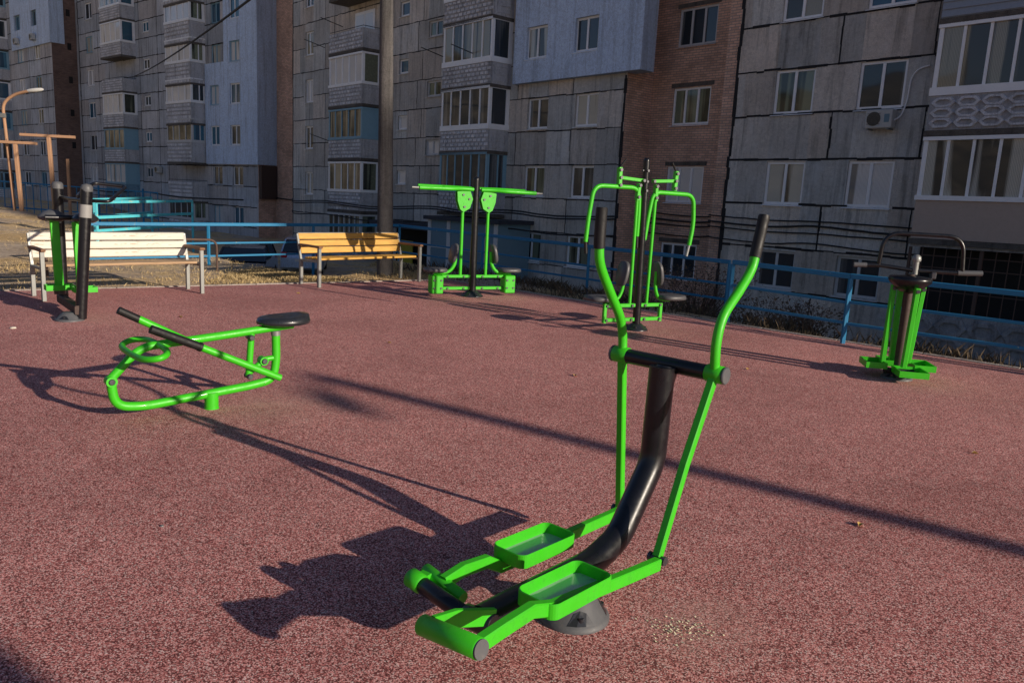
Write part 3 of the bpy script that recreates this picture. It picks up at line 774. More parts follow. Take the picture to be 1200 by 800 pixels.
for zc in (1.02, .92, .3): cable(bB, [(-45.8, -.1, zc), (-43, -1.25, zc-.1), (-39.6, -1.27, zc+.02), (-35, -1.27, zc-.14), (-30, -1.3, zc+.03), (-27.5, -1.3, zc-.06), (-24.6, -1.25, zc+.05), (-22.5, -.5, zc-.08), (-19.9, -.07, zc+.02)], .03)
cable(bB, [(-51, 1.2, 1.0), (-48, 1.22, .9), (-46.1, 1.2, 1.0)], .04)
# small rods (clothes-line arms)
for (x, z, y) in ((-30.0, 7.6, -.9), (-27.4, 7.4, -1.2), (-41.5, 9.3, -.6), (-41.2, 4.3, -.4), (-38, 9.8, -1.5)):
    mb = MB(); mb.tube([(x, y+.3, z), (x-.5, y-.7, z+.35)], .02, 6); mb.build('clothes_line_arm', M['cable'], bB)

# ---------- building C (left of the middle, rotated a little) and D (far left, standing forward)
OC = (-17.308, 53.242, 0); RZ_C = math.atan2(-.656, .754)
SHEAR[0] = .008
bC = thing('apartment_building', 'tall panel block left of the middle with pale blue end strip and stacked balconies', 'building', OC, RZ_C)
hC = []; wC = []
for (a, b_) in ((-2.95, -1.68), (-5.62, -4.38)):
    for k_ in range(-1, 6):
        t = 2.38+2.68*k_; h = (a, b_, t-1.3, t); hC.append(h); wC.append((h, (.5,)))
for k_ in range(0, 6):
    h = (-16.0, -14.95, 2.1+2.7*k_-.7, 2.1+2.7*k_+.05); hC.append(h); wC.append((h, (.5,)))
for k_ in range(0, 6):
    t = 2.1+2.68*k_; h = (-26.7, -25.3, t-1.3, t); hC.append(h); wC.append((h, (.6,)))
def jC(b_):
    if b_ % 2 == 0: return [-26.7, -25.3, -23, -16.9, -16, -14.9, -12.5, -10, -6.4, -5.6, -4.4, -3, -1.7]
    return [-26, -23.5, -16.5, -13.5, -11, -6.3, -3.6]
zjC = [1.05+1.34*k_ for k_ in range(-3, 17)]
mb = MB(); wall(mb, -28.69, .2, BOT, 36, 0, hC, [-23.5, -13.5, -12.5, -11, -23, -16.5, -3.6, -6.3], zjC, make_tone('C', 1.05, jC, .2))  # unseen extra height here too, added to keep sun off D's side wall
mb.quad([(-28.3, 0, 36), (.2, 0, 36), (.2, 12, 36), (-28.3, 12, 36)]); mb.quad([(-28.69, 12, BOT), (.2, 12, BOT), (.2, 12, 36), (-28.69, 12, 36)]); mb.quad([(-28.69, 0.3, BOT), (-28.69, 12, BOT), (-28.69, 12, 36), (-28.69, 0.3, 36)]); mb.quad([(.2, 2.2, BOT), (.2, 12, BOT), (.2, 12, 36), (.2, 2.2, 36)]); mb.build('wall', M['panel_far'], bC)
mb = MB()
for z in zjC: seam_h(mb, -28.2, 0, z, 0, .06, hC)
for q in (-24.3, -22.2, -16.6, -13.6, -12.2): seam_v(mb, q, BOT, 20, 0, .05)
seam_v(mb, -28.2, BOT, 20, 0, .15); mb.build('panel_seams', M['tar'], bC)
for h, ml in wC: window(bC, *h, -.15 if (h[0] > -3.5 and h[2] > 2.5) or (-6 < h[0] < -4 and 2.5 < h[2] < 9) else 0, ml, mat=random.choice(['white', 'white', 'bluewhite', 'oldwhite']), dy=.06, panes=random.choice(['pane0', 'pane1', 'pane5', 'pane4', 'pane0']))
mb = MB(); wall(mb, -3.7, .42, 2.5, TOP, -.18, [h for h in hC if h[0] > -3.5 and h[2] > 2.5], (), (), None, .2)
wall(mb, -6.25, -3.7, 2.5, 9.2, -.18, [h for h in hC if -6 < h[0] < -4 and 2.5 < h[2] < 9], (), (), None, .2)
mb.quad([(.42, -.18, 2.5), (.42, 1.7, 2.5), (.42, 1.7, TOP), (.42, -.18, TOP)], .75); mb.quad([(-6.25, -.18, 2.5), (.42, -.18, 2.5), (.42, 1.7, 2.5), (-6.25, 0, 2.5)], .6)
mb.quad([(-3.7, -.18, 9.2), (-3.7, 0, 9.2), (-3.7, 0, TOP), (-3.7, -.18, TOP)]); mb.quad([(-6.25, -.18, 2.5), (-6.25, 0, 2.5), (-6.25, 0, 9.2), (-6.25, -.18, 9.2)])
mb.build('render_cladding', M['clad'], bC)
mb = MB(); mb.quad([(.2, 0, BOT), (.2, 2.2, BOT), (.2, 2.2, TOP), (.2, 0, TOP)]); mb.build('brick_wall', M['brick'], bC)
mb = MB(); mb.box((.21, .05, .3), (.5, 1.9, 2.45)); mb.build('dark_lean_to', M['brownsteel'], bC)
for k_ in range(-1, 6):
    z = -.12+2.68*k_; gb = 1.32+2.68*k_
    balcony(bC, -10.1, -6.45, z-.02, gb-.1, gb+.05, gb+1.45, 1.1, k_ not in (0,), 4, 'concrete', ['oldwhite', 'bluewhite', 'oldwhite', 'white', 'white', 'white', 'white'][k_+1], ['pane0', 'pane0', 'pane3', 'pane4', 'pane4', 'pane4', 'pane1'][k_+1], sill_h=.18, side_n=2)
    z2 = z-.05
    balcony(bC, -21.0, -17.25, z2, z2+.95, z2+1.1, z2+2.45, 1.1, k_ not in (3, -1), 4, 'blue' if k_ == 0 else 'concrete', 'bluewhite' if k_ in (0, 1) else 'white', ['pane1', 'pane4', 'pane3', 'pane4', 'pane1', 'pane4', 'pane1'][k_+1], right_blind=k_ in (0, 1), sill_h=.15)
ac_unit(bC, -13.6, 2.0, 0)
cable(bC, [(-28, -1.3, .3), (-20, -1.3, .1), (-14, -1.3, .3), (-8, -1.3, .1), (0, -1.0, .2)], .05)
# D
bD = thing('apartment_building', 'farthest panel block at the left edge with pale blue corner and dark brick side wall', 'building', OC, RZ_C)
hD = []; wD = []
for (a, b_) in ((-32.75, -31.45), (-37.05, -35.5), (-45, -43.7)):
    for k_ in range(-1, 6):
        t = 4.2+2.75*k_; h = (a, b_, t-1.3, t); hD.append(h); wD.append(h)
zjD = [2.9+1.37*k_ for k_ in range(-5, 15)]
mb = MB(); wall(mb, -60, -28.7, BOT, TOP, -2, hD, [-30, -34, -38, -42, -34.5], zjD, make_tone('D', 2.9, lambda b_: [-45, -43, -38, -34.3, -31], .2))
mb.build('wall', M['panel_far'], bD)
mb = MB()
for z in zjD: seam_h(mb, -50, -28.8, z, -2, .06, hD)
for q in (-30.2, -34.2): seam_v(mb, q, BOT, 20, -2, .05)
mb.build('panel_seams', M['tar'], bD)
for i, h in enumerate(wD): window(bD, *h, -2, (.5,), mat=random.choice(['white', 'bluewhite']), dy=.05)
mb = MB(); wall(mb, -38.0, -28.55, 12.25, TOP, -2.15, [(h[0], h[1], h[2], h[3]) for h in hD if h[2] > 12.25 and h[0] > -38], (), (), None, .2)
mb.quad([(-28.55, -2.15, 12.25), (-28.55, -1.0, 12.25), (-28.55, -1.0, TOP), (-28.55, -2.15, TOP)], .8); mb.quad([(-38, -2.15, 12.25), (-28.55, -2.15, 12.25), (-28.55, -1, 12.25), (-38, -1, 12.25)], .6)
mb.build('render_cladding', M['clad'], bD)
mb = MB()
# side wall in brick, small openings
ys = [-2, -.55, -.2, .0]
mb.quad([(-28.7, -2, BOT), (-28.7, 0.3, BOT), (-28.7, 0.3, TOP), (-28.7, -2, TOP)]); mb.quad([(-28.7, .28, BOT), (-28.0, .28, BOT), (-28.0, .28, TOP), (-28.7, .28, TOP)])
mb.build('brick_wall', M['brickdark'], bD)
for k_ in range(0, 6):
    mb = MB(); mb.box((-28.71, -.75, 3.6+2.75*k_), (-28.67, -.45, 4.15+2.75*k_)); mb.build('vent_opening', M['dark'], bD)
for k_ in range(-1, 6):
    z = 1.5+2.75*k_
    balcony(bD, -43.2, -39.4, z, z+.95, z+1.1, z+2.45, 1.1, True, 4, 'concrete', 'bluewhite' if k_ % 2 else 'white', 'pane0' if k_ % 2 else 'pane1', yb=-2.0)
ac_unit(bD, -32.1, 12.95, -2.15); ac_unit(bD, -36.2, 12.95, -2.15)
SHEAR[0] = 0.0

# ================================================================ exercise machines
UP = (0, 0, 1)
def flange(root, x=0, y=0, r=.15, mat='plastic', h=.11):
    mb = MB(); mb.lathe((x, y, 0), [(r*1.0, 0), (r*1.0, .012), (r*.93, .02), (r*.62, h*.72), (r*.5, h*.93), (r*.42, h), (0.0001, h)], 36)
    o = mb.build('base_cover', M[mat], root)
    b = MB()
    for k_ in range(4):
        a = k_*PI/2+.9; R = Matrix.Rotation(a, 3, 'Z'); c = R @ Vector((r*.78, 0, .036))
        def PT(da, t): rr = r*(.93*(1-t)+.62*t); zz2 = .02*(1-t)+h*.72*t; return (x+(rr+.0012)*math.cos(a+da), y+(rr+.0012)*math.sin(a+da), zz2+.0015)
        b.add([PT(-.42, .06), PT(-.14, .06), PT(.14, .06), PT(.42, .06), PT(.24, .72), PT(0, .86), PT(-.24, .72)], [(0, 1, 5, 6), (1, 2, 5), (2, 3, 4, 5)])  # flush dark patch paints the shade of a bolt recess
        b.cyl((c.x+x, c.y+y, .02), (c.x+x, c.y+y, .052), .012, 8)
    b.build('bolt_recess_shade', M['darkplastic'], o)
    return o
def bolts(mb, pts, d, r=.014, l=.012):
    d = Vector(d).normalized()
    for p in pts: mb.cyl(Vector(p), Vector(p)+d*l, r, 8)

# ---- cross trainer in the foreground
a_ = Vector((.75, -.66, 0)).normalized()
ct = thing('cross_trainer', 'large green and black elliptical cross trainer in the foreground with raised handles', 'exercise machine', (.30, 2.93, 0), rz_of(a_))
flange(ct, .0, .0, .145)
mb = MB(); mb.tube(fillet([(0, .525, .95), (0, .512, .53), (0, .285, .245), (0, .10, .19), (0, -.545, .19)], .06, 8), .056, 24); mb.build('column', M['black'], ct)
mb = MB(); mb.cyl((0, 0, .08), (0, 0, .17), .05, 20); mb.build('foot_tube', M['black'], ct)
mb = MB()
for p, d in (((0, .514, .60), (0, .03, 1)), ((0, .2, .216), (0, 1, .35)), ((0, -.35, .19), (0, 1, 0))):
    p = Vector(p); d = Vector(d).normalized(); mb.tube([p-d*.004, p+d*.004], .0555, 24)
mb.build('weld_seam', M['bolt'], ct)
mb = MB(); mb.cyl((-.232, .585, .95), (.175, .585, .95), .033, 22); mb.cyl((0, .54, .89), (0, .56, .94), .05, 20); mb.build('crossbar', M['black'], ct)
for sgn, xs, pts, ang in ((-1, -.25, [(.67, .195), (.628, .6), (.59, .95), (.58, 1.04), (.545, 1.13), (.455, 1.245), (.372, 1.36), (.352, 1.45), (.352, 1.6)], 0),
                          (1, .215, [(.225, .25), (.35, .6), (.475, .95), (.49, 1.08), (.545, 1.19), (.68, 1.29), (.775, 1.37), (.81, 1.44), (.865, 1.6)], 0)):
    pv = Vector((xs, .587, .95))
    if sgn == 1:
        dy = .587-.475; pts = [(y+dy*0, z) for y, z in pts]; hub = (xs, .475+.0, .95)
        pts = [(y+.105*math.exp(-abs(z-.95)*2.2) if z > .0 else y, z) for y, z in pts]
    top = pts[2:]
    mb = MB(); P3 = [(xs, y, z) for y, z in top]
    cr_ = crom(P3, 7)
    n_ = int(len(cr_)*.80)
    mb.tube(cr_[:n_+1], .0205, 18)
    # lower square tube
    mb.bar([(xs, pts[0][0], pts[0][1]), (xs, pts[1][0], pts[1][1]), (xs, pts[2][0], pts[2][1])], .034, .034, (1, 0, 0))
    # hub sleeve
    y_, z_ = pts[2]
    mb.cyl((xs-.04, .587, .95), (xs+.038, .587, .95), .037, 24, bev=.004)
    arm = mb.build('swing_arm', M['green'], ct)
    mb = MB(); mb.tube([c_ for c_ in cr_[n_:]], .0245, 18); q = cr_[-1]; dq = (cr_[-1]-cr_[-2]).normalized(); mb.tube([q, q+dq*.004], .023, 18); mb.build('handle_grip', M['rubber'], arm)
    mb = MB(); mb.cyl((xs+sgn*.039, .587, .95), (xs+sgn*.052, .587, .95), .037, 24, bev=.004); mb.build('end_cap', M['plastic'], arm)
    # fork joint at the foot of the arm
    y0_, z0_ = pts[0]
    mb = MB(); mb.cyl((xs-.028, y0_, z0_-.01), (xs+.028, y0_, z0_-.01), .015, 12); bolts(mb, [(xs-.026, y0_, z0_-.01)], (-1, 0, 0), .02, .012); bolts(mb, [(xs+.026, y0_, z0_-.01)], (1, 0, 0), .02, .012)
    mb.build('joint_bolt', M['bolt'], arm)
def pedal(xs, beam, pc, pz_, slope):
    mb = MB(); mb.bar([(xs, y, z) for y, z in beam], .036, .05, UP); b = mb.build('pedal_beam', M['green'], ct)
    # rounded-rectangle tray with thin walls
    w_, l_, r_, h_ = .086, .175, .035, .052; out = []
    for cx, cy, a0 in ((w_-r_, l_-r_, 0), (-w_+r_, l_-r_, 90), (-w_+r_, -l_+r_, 180), (w_-r_, -l_+r_, 270)):
        for j in range(7):
            a = math.radians(a0+j*15); out.append((cx+r_*math.cos(a), cy+r_*math.sin(a)))
    n = len(out); t = MB(); vs = []
    for (sc, zt) in ((1, 0), (1, h_), (.965, h_+.003), (.93, h_), (.93, .006)):
        for p in out: vs.append((pc[0]+p[0]*(sc if sc == 1 else 1-(1-sc)), pc[1]+p[1]*(1-(1-sc)*.5), pz_+zt+slope*p[1]))
    fs = []
    for k_ in range(4):
        for i in range(n): j = (i+1) % n; fs.append((k_*n+i, k_*n+j, (k_+1)*n+j, (k_+1)*n+i))
    fs.append(tuple(range(n))[::-1])
    t.add(vs, fs, 1, False); tr = t.build('foot_tray', M['green'], b)
    t = MB(); t.add([(pc[0]+p[0]*.93, pc[1]+p[1]*.965, pz_+.008+slope*p[1]) for p in out], [tuple(range(n))]); t.build('tray_floor', M['traywet'], tr)
pedal(-.235, [(-.5, .228), (-.40, .245), (-.27, .235), (-.19, .188), (.1, .182), (.2, .186), (.64, .182)], (-.20, -.02), .212, -.02)
pedal(.235, [(-.80, .315), (-.70, .325), (-.56, .335), (-.45, .30), (-.1, .265), (0, .255), (.215, .235)], (.19, -.32), .278, -.02)
# cranks: black shaft at the left, green sleeves
mb = MB(); mb.cyl((-.06, -.565, .20), (-.275, -.565, .225), .031, 22, bev=.004); mb.build('crank_shaft', M['black'], ct)
mb = MB(); mb.cyl((-.275, -.565, .225), (-.345, -.565, .232), .036, 22, bev=.006); mb.cyl((-.345, -.49, .235), (-.13, -.50, .205), .026, 20, bev=.004); mb.bar([(-.31, -.575, .225), (-.31, -.48, .235)], .05, .03, UP); mb.build('crank_arm', M['green'], ct)
mb = MB(); mb.cyl((.0, -.815, .285), (.255, -.815, .315), .034, 24, bev=.003); mb.bar([(.03, -.80, .29), (.03, -.7, .275), (.045, -.53, .22)], .02, .06, UP); mb.build('crank_arm', M['green'], ct)
mb = MB(); mb.cyl((.2555, -.815, .315), (.262, -.815, .316), .031, 24); mb.build('end_cap', M['plastic'], ct)
mb = MB(); mb.cyl((-.06, -.56, .195), (.06, -.54, .195), .042, 22, bev=.004); mb.build('bearing_hub', M['black'], ct)

# ---- rowing machine
b_ = Vector((.766, .643, 0)); a_ = Vector((.643, -.766, 0))
ro = thing('rowing_machine', 'low green rowing trainer with a black saddle and two black grips', 'exercise machine', (-2.147, 5.555, 0), rz_of(a_))
mb = MB(); mb.cyl((0, 0, 0), (0, 0, .12), .048, 24); mb.lathe((0, 0, 0), [(.052, 0), (.052, .004), (.048, .006)], 24); mb.build('foot_post', M['green'], ro)
mb = MB(); mb.tube(fillet([(0, -.66, .27), (0, -.64, .10), (0, -.46, .075), (0, .30, .135), (0, .46, .16), (0, .49, .30), (0, .487, .50)], .14, 8), .031, 20); mb.build('lower_frame_tube', M['green'], ro)
mb = MB(); mb.cyl((0, .487, .50), (0, .487, .535), .036, 16); mb.build('seat_post_collar', M['steel'], ro)
mb = MB(); mb.tube(fillet([(0, -.665, .285), (0, -.50, .455), (0, -.42, .492), (0, .12, .53), (0, .62, .572)], .06, 6), .029, 20); mb.build('upper_rail_tube', M['green'], ro)
lo = crom([(.38, -.45, .485), (.28, -.375, .50), (0, -.355, .50), (-.22, -.37, .495), (-.29, -.45, .485), (-.22, -.53, .465), (0, -.545, .462), (.28, -.53, .468)], 6, True)
mb = MB(); mb.tube(lo, .021, 12, closed=True); mb.build('foot_rest_hoop', M['green'], ro)
mb = MB(); mb.tube([(.05, .50, .18), (.02, -.10, .472), (-.045, -.46, .674)], .026, 18); mb.cyl((-.045, -.11, .478), (.13, -.11, .485), .018, 12); mb.tube([(.115, -.09, .474), (.115, -.16, .505)], .020, 14)
ar = mb.build('pull_lever', M['green'], ro)
mb = MB(); mb.tube([(-.045, -.44, .662), (-.045, -.585, .742)], .026, 18); mb.build('handle_grip', M['rubber'], ar)
mb = MB(); mb.tube([(.115, -.12, .487), (.115, -.43, .63)], .029, 18); mb.tube([(.115, -.12, .487), (.115, -.10, .478)], .033, 8); mb.build('handle_grip', M['rubber'], ar)
mb = MB(); mb.tube([(.0, .30, .535), (0, .275, .21)], .024, 16); mb.tube([(0, .275, .23), (0, .40, .32)], .022, 14); mb.tube([(0, .39, .325), (0, .485, .33)], .02, 14); mb.build('linkage', M['green'], ro)
for p in ((0, .29, .50), (0, .275, .21), (0, .385, .315), (0, -.66, .275)): mb = MB(); mb.cyl((-.045, p[1], p[2]), (.045, p[1], p[2]), .021, 14, bev=.004); mb.build('pivot_bolt', M['bolt'], ro)
mb = MB(); mb.cyl((-.036, -.66, .275), (.036, -.66, .275), .036, 18); mb.cyl((-.033, .385, .315), (.033, .385, .315), .032, 16); mb.build('pivot_sleeve', M['green'], ro)
def saddle(root, c, L_=.38, W_=.30, up=.0, mat='darkplastic', rot=0):
    """moulded tractor style seat"""
    mb = MB(); n, m_ = 28, 6; vs = []
    R = Matrix.Rotation(rot, 3, 'Z')
    for k_, (s_, z) in enumerate(((.86, 0), (1.0, .008), (1.02, .024), (.96, .042), (.7, .052), (.35, .046), (.0, .044))):
        for i in range(n):
            a = 2*PI*i/n; x = W_/2*s_*math.sin(a)*(1+.12*math.cos(a)); y = L_/2*s_*math.cos(a)
            zz_ = z+(.032*max(0, math.cos(a))**2*s_*(1 if k_ > 2 else 0)+.010*abs(math.sin(a))*s_*(1 if k_ > 2 else 0))
            vs.append(Vector(c)+R @ Vector((x, y, zz_)))
    fs = [(k_*n+i, k_*n+(i+1) % n, (k_+1)*n+(i+1) % n, (k_+1)*n+i) for k_ in range(6) for i in range(n)]; fs.append(tuple(range(n))[::-1])
    mb.add(vs, fs, 1, True); return mb.build('saddle', M[mat], root)
sd = saddle(ro, (0, .545, .585), .40, .32)
sd.data.transform(Matrix.Identity(4))

# ---- lat pull-down machine (two seats, centre post)
ph = math.radians(64); b_ = Vector((math.sin(ph), math.cos(ph), 0)); a_ = Vector((b_.y, -b_.x, 0))
# local x = toward camera-ish (a), y = to the right (b)
lp = thing('pull_down_machine', 'green double pull-down trainer with wide horizontal bars beside the orange bench', 'exercise machine', (-.667, 12.428, 0), rz_of(a_))
lp.scale = (1, 1.12, 1)
flange(lp, 0, 0, .16, 'darkplastic', .09)
mb = MB(); mb.cyl((0, 0, .05), (0, 0, 1.8), .055, 20, r2=.04); mb.lathe((0, 0, 1.8), [(.043, 0), (.04, .02), (.02, .035), (.0001, .038)], 16); mb.build('centre_post', M['black'], lp)
def wseat(root, c, w_=.34, l_=.36, h_=.055):
    mb = MB(); n = 24; vs = []
    for s_, z in ((.93, 0), (1, .01), (1, h_-.02), (.95, h_), (.6, h_+.004), (0, h_+.004)):
        for i in range(n):
            a = 2*PI*i/n; q = (abs(math.cos(a))**3.2+abs(math.sin(a))**3.2)**(-1/3.2)
            vs.append((c[0]+w_/2*s_*q*math.cos(a), c[1]+l_/2*s_*q*math.sin(a), c[2]+z))
    fs = [(k_*n+i, k_*n+(i+1) % n, (k_+1)*n+(i+1) % n, (k_+1)*n+i) for k_ in range(5) for i in range(n)]; fs.append(tuple(range(n))[::-1])
    mb.add(vs, fs, 1, True); return mb.build('seat', M['greyseat'], root)
def backrest(root, y, z0, z1, th=.05, w_=.30, lean=.05, s=1, mat='greyseat'):
    mb = MB(); n = 28; vs = []
    for k_, (sc, t) in enumerate(((.92, 0), (1, .01), (1, th-.012), (.92, th), (0, th))):
        for i in range(n):
            a = 2*PI*i/n; q = (abs(math.cos(a))**2.8+abs(math.sin(a))**2.8)**(-1/2.8)
            zz_ = (z0+z1)/2+(z1-z0)/2*sc*q*math.sin(a)
            vs.append((w_/2*sc*q*math.cos(a), y+s*t-s*lean*(zz_-z0)/(z1-z0), zz_))
    fs = [(k_*n+i, k_*n+(i+1) % n, (k_+1)*n+(i+1) % n, (k_+1)*n+i) for k_ in range(4) for i in range(n)]; fs.append(tuple(range(n))[::-1])
    mb.add(vs, fs, 1, True); return mb.build('backrest', M[mat], root)
for s in (-1, 1):
    mb = MB()
    for z in (.13, .315): mb.bar([(0, s*.03, z), (0, s*.46, z)], .05, .045, UP)
    mb.build('base_beam', M['green'], lp)
    mb = MB(); mb.cbox((0, s*.545, .195), (.20, .16, .28), bev=.012); bx_ = mb.build('end_box', M['green'], lp)
    mb = MB(); bolts(mb, [(.10, s*.545+dy, z) for dy in (-.05, .05) for z in (.14, .26)], (1, 0, 0), .016, .01); bolts(mb, [(.03, s*y, z) for y in (.14, .38) for z in (.13, .315)], (1, 0, 0), .014, .012); mb.build('bolt', M['bolt'], bx_)
    wseat(lp, (0, s*.56, .385), .30, .32); backrest(lp, s*.30, .52, .82, s=s, w_=.25)
    mb = MB(); mb.tube(fillet([(0, s*.58, .36), (0, s*.36, .37), (0, s*.27, .50), (0, s*.27, .70)], .08), .026, 14); mb.build('seat_stem', M['green'], lp)
    mb = MB(); mb.tube([(0, s*.19, .33), (0, s*.19, 1.36)], .022, 14); mb.build('push_rod', M['green'], lp)
    # cam plates
    mb = MB(); o_ = [(s*.19, 1.30), (s*.10, 1.36), (s*.06, 1.50), (s*.10, 1.62), (s*.22, 1.66), (s*.29, 1.60), (s*.28, 1.46), (s*.24, 1.34)]
    if s < 0: o_ = o_[::-1]
    for x in (-.05, .03): mb.poly(o_, 0, x, x+.014)
    cp = mb.build('cam_plate', M['green'], lp)
    mb = MB(); bolts(mb, [(.044, s*.18, 1.38), (.044, s*.2, 1.56), (.044, s*.11, 1.5)], (1, 0, 0), .017, .014); mb.build('bolt', M['bolt'], cp)
    # horizontal arm fork: two tubes, one each side, with end caps
    mb = MB()
    mb.tube(fillet([(.04, s*.06, 1.645), (.06, s*.25, 1.65), (.12, s*.40, 1.64), (.13, s*.86, 1.635)], .1), .030, 16)
    mb.tube(fillet([(-.04, s*.06, 1.655), (-.06, s*.25, 1.66), (-.12, s*.40, 1.66), (-.13, s*.80, 1.66)], .1), .030, 16)
    mb.tube([(-.12, s*.45, 1.66), (.12, s*.45, 1.64)], .02, 10)
    am = mb.build('pull_arm', M['green'], lp)
    mb = MB(); mb.cyl((.13, s*.86, 1.635), (.13, s*.96, 1.635), .016, 12); mb.build('handle_grip', M['steel'], am)

# ---- chest press machine
ph = math.radians(62); b_ = Vector((math.sin(ph), math.cos(ph), 0)); a_ = Vector((b_.y, -b_.x, 0))
pc = thing('chest_press_machine', 'tall green double chest press with hooked arms round a slim black post', 'exercise machine', (1.57, 10.032, 0), rz_of(a_))
flange(pc, 0, 0, .15, 'darkplastic', .08)
mb = MB(); mb.cyl((0, 0, .05), (0, -.04, 2.1), .052, 20, r2=.040); mb.lathe((0, -.04, 2.1), [(.04, 0), (.038, .02), (.02, .035), (.0001, .038)], 16)
mb.build('centre_post', M['black'], pc)
mb = MB(); bolts(mb, [(.045, -.04, z) for z in (1.98, 1.85, 1.74)], (1, 0, 0), .016, .014); bolts(mb, [(.0, -.08, z) for z in (1.98, 1.85)], (0, -1, 0), .018, .014); mb.build('bolt', M['bolt'], pc)
for s in (-1, 1):
    e_ = .50 if s < 0 else .36
    mb = MB()
    for z in (.135, .315): mb.bar([(0, s*.03, z), (0, s*e_, z)], .04, .045, UP)
    mb.bar([(0, s*e_, .10), (0, s*e_, .345)], .045, .045, (1, 0, 0)); mb.build('base_beam', M['green'], pc)
    mb = MB(); bolts(mb, [(.022, s*y, z) for y in (.1, e_-.02) for z in (.135, .315)], (1, 0, 0), .017, .014); mb.build('bolt', M['bolt'], pc)
    wseat(pc, (0, s*(.58 if s < 0 else .50), .385), .36, .38); backrest(pc, s*.27, .56, .87, s=s, w_=.22)
    mb = MB(); mb.tube(fillet([(0, s*.50, .37), (0, s*.32, .38), (0, s*.25, .52), (0, s*.25, .74)], .08), .022, 14); mb.build('seat_stem', M['green'], pc)
    mb = MB(); mb.tube([(0, s*.13, .33), (0, s*.14, 1.66)], .021, 14); mb.build('push_rod', M['green'], pc)
    mb = MB(); mb.bar([(0, s*.14, 1.62), (0, s*.13, 1.82)], .045, .06, (1, 0, 0)); mb.bar([(0, s*.07, 1.86), (0, s*.42, 1.88)], .035, .04, UP); mb.bar([(0, s*.42, 1.76), (0, s*.43, 2.0)], .05, .06, (1, 0, 0))
    ln = mb.build('linkage', M['green'], pc)
    mb = MB(); bolts(mb, [(.032, s*y, z) for y, z in ((.13, 1.8), (.135, 1.66), (.08, 1.86), (.42, 1.88), (.43, 1.97), (.42, 1.79))], (1, 0, 0), .02, .016); mb.build('bolt', M['bolt'], ln)
    # hooked pair of handles: bar across, ends bent down
    mb = MB(); y1, y2 = s*.10, s*.80
    mb.tube(fillet([(.0, y1, 1.18), (.0, y1-.0*s, 1.50), (0, y1+s*.02, 1.77), (0, y2-s*.02, 1.77), (0, y2+s*.03, 1.40), (0, y2+s*.05, 1.10)] if s < 0 else
                   [(.0, s*.02, 1.14), (.0, s*.06, 1.50), (0, s*.10, 1.73), (0, s*.74, 1.72), (0, s*.78, 1.35), (0, s*.74, 1.08)], .13, 8), .027, 16)
    hk = mb.build('press_arm', M['green'], pc)
    mb = MB()
    ends = ((y1, 1.18, .02), (y2+s*.05, 1.10, .03*s)) if s < 0 else ((.02, 1.14, -.05), (.74, 1.08, -.05))
    for (y, z, d) in ends: mb.tube([(0, y, z+.01), (0, y-abs(d)*.6*(1 if s > 0 else -1), z-.14)], .02, 12)
    mb.build('handle_grip', M['rubber' if s < 0 else 'steel'], hk)
    mb = MB(); mb.tube([(0, s*.43, 1.99), (.02, s*(.34 if s > 0 else .36)*(1 if s > 0 else 1), 2.10)], .012, 8); mb.build('stop_rod', M['rubber'], pc)

# ---- pendulum stepper at the right
ph = math.radians(100); b_ = Vector((math.sin(ph), math.cos(ph), 0)); a_ = Vector((b_.y, -b_.x, 0))
st = thing('pendulum_stepper', 'green pendulum stepper by the right-hand fence with a black hoop handle', 'exercise machine', (3.884, 7.854, 0), rz_of(a_))
flange(st, 0, 0, .15, 'plastic', .09)
mb = MB(); mb.cyl((0, 0, .06), (0, 0, 1.05), .04, 20); mb.build('centre_post', M['brownsteel'], st)
mb = MB(); mb.cyl((0, .03, 1.05), (0, .03, 1.20), .030, 20); mb.lathe((0, .03, 1.2), [(.042, -.02), (.045, 0), (.04, .026), (.022, .042), (.0001, .046)], 20); mb.build('post_cap', M['steel'], st)
mb = MB(); mb.lathe((0, 0, .94), [(.03, -.07), (.09, -.06), (.19, .03), (.20, .06), (.19, .085), (.0001, .10)], 30); mb.build('bearing_housing', M['brownsteel' if False else 'black'], st)
def tray(root, x, y, w_, l_, z=.12, h_=.06):
    t = MB(); t.box((x-w_/2, y-l_/2, z), (x+w_/2, y+l_/2, z+.012))
    for (a, b2) in (((x-w_/2, y-l_/2), (x+w_/2, y-l_/2+.012)), ((x-w_/2, y+l_/2-.012), (x+w_/2, y+l_/2)), ((x-w_/2, y-l_/2+.0125), (x-w_/2+.012, y+l_/2-.0125)), ((x+w_/2-.012, y-l_/2+.0125), (x+w_/2, y+l_/2-.0125))):
        t.box((a[0], a[1], z+.013), (b2[0], b2[1], z+h_))
    return t
for i, (tx, ty, bx_, by_, ty2, tw, tl) in enumerate(((-.06, -.22, -.06, -.125, -.12, .30, .20), (.20, .06, .16, .03, .0, .30, .27), (-.10, .24, -.1, .16, .13, .34, .20), (-.22, -.04, -.2, -.02, .0, .26, .18))):
    mb = MB(); mb.bar([(bx_, by_, .93), (bx_+.02, ty2-.02 if i != 1 else .0, .15)], .07, .045, (0, 1, 0)); pb = mb.build('pendulum_bar', M['green'], st)
    t = tray(st, tx, ty, tw, tl, .10 if i != 1 else .08); t.build('foot_tray', M['green'], pb)
    mb = MB(); bolts(mb, [(bx_+.03, by_, .90)], (1, 0, 0), .02, .02); mb.build('bolt', M['bolt'], pb)
mb = MB(); mb.tube(fillet([(0, -.31, 1.12), (0, -.29, 1.44), (0, .43, 1.44), (0, .46, 1.10)], .16, 8), .02, 14); mb.build('hoop_handle', M['black'], st)
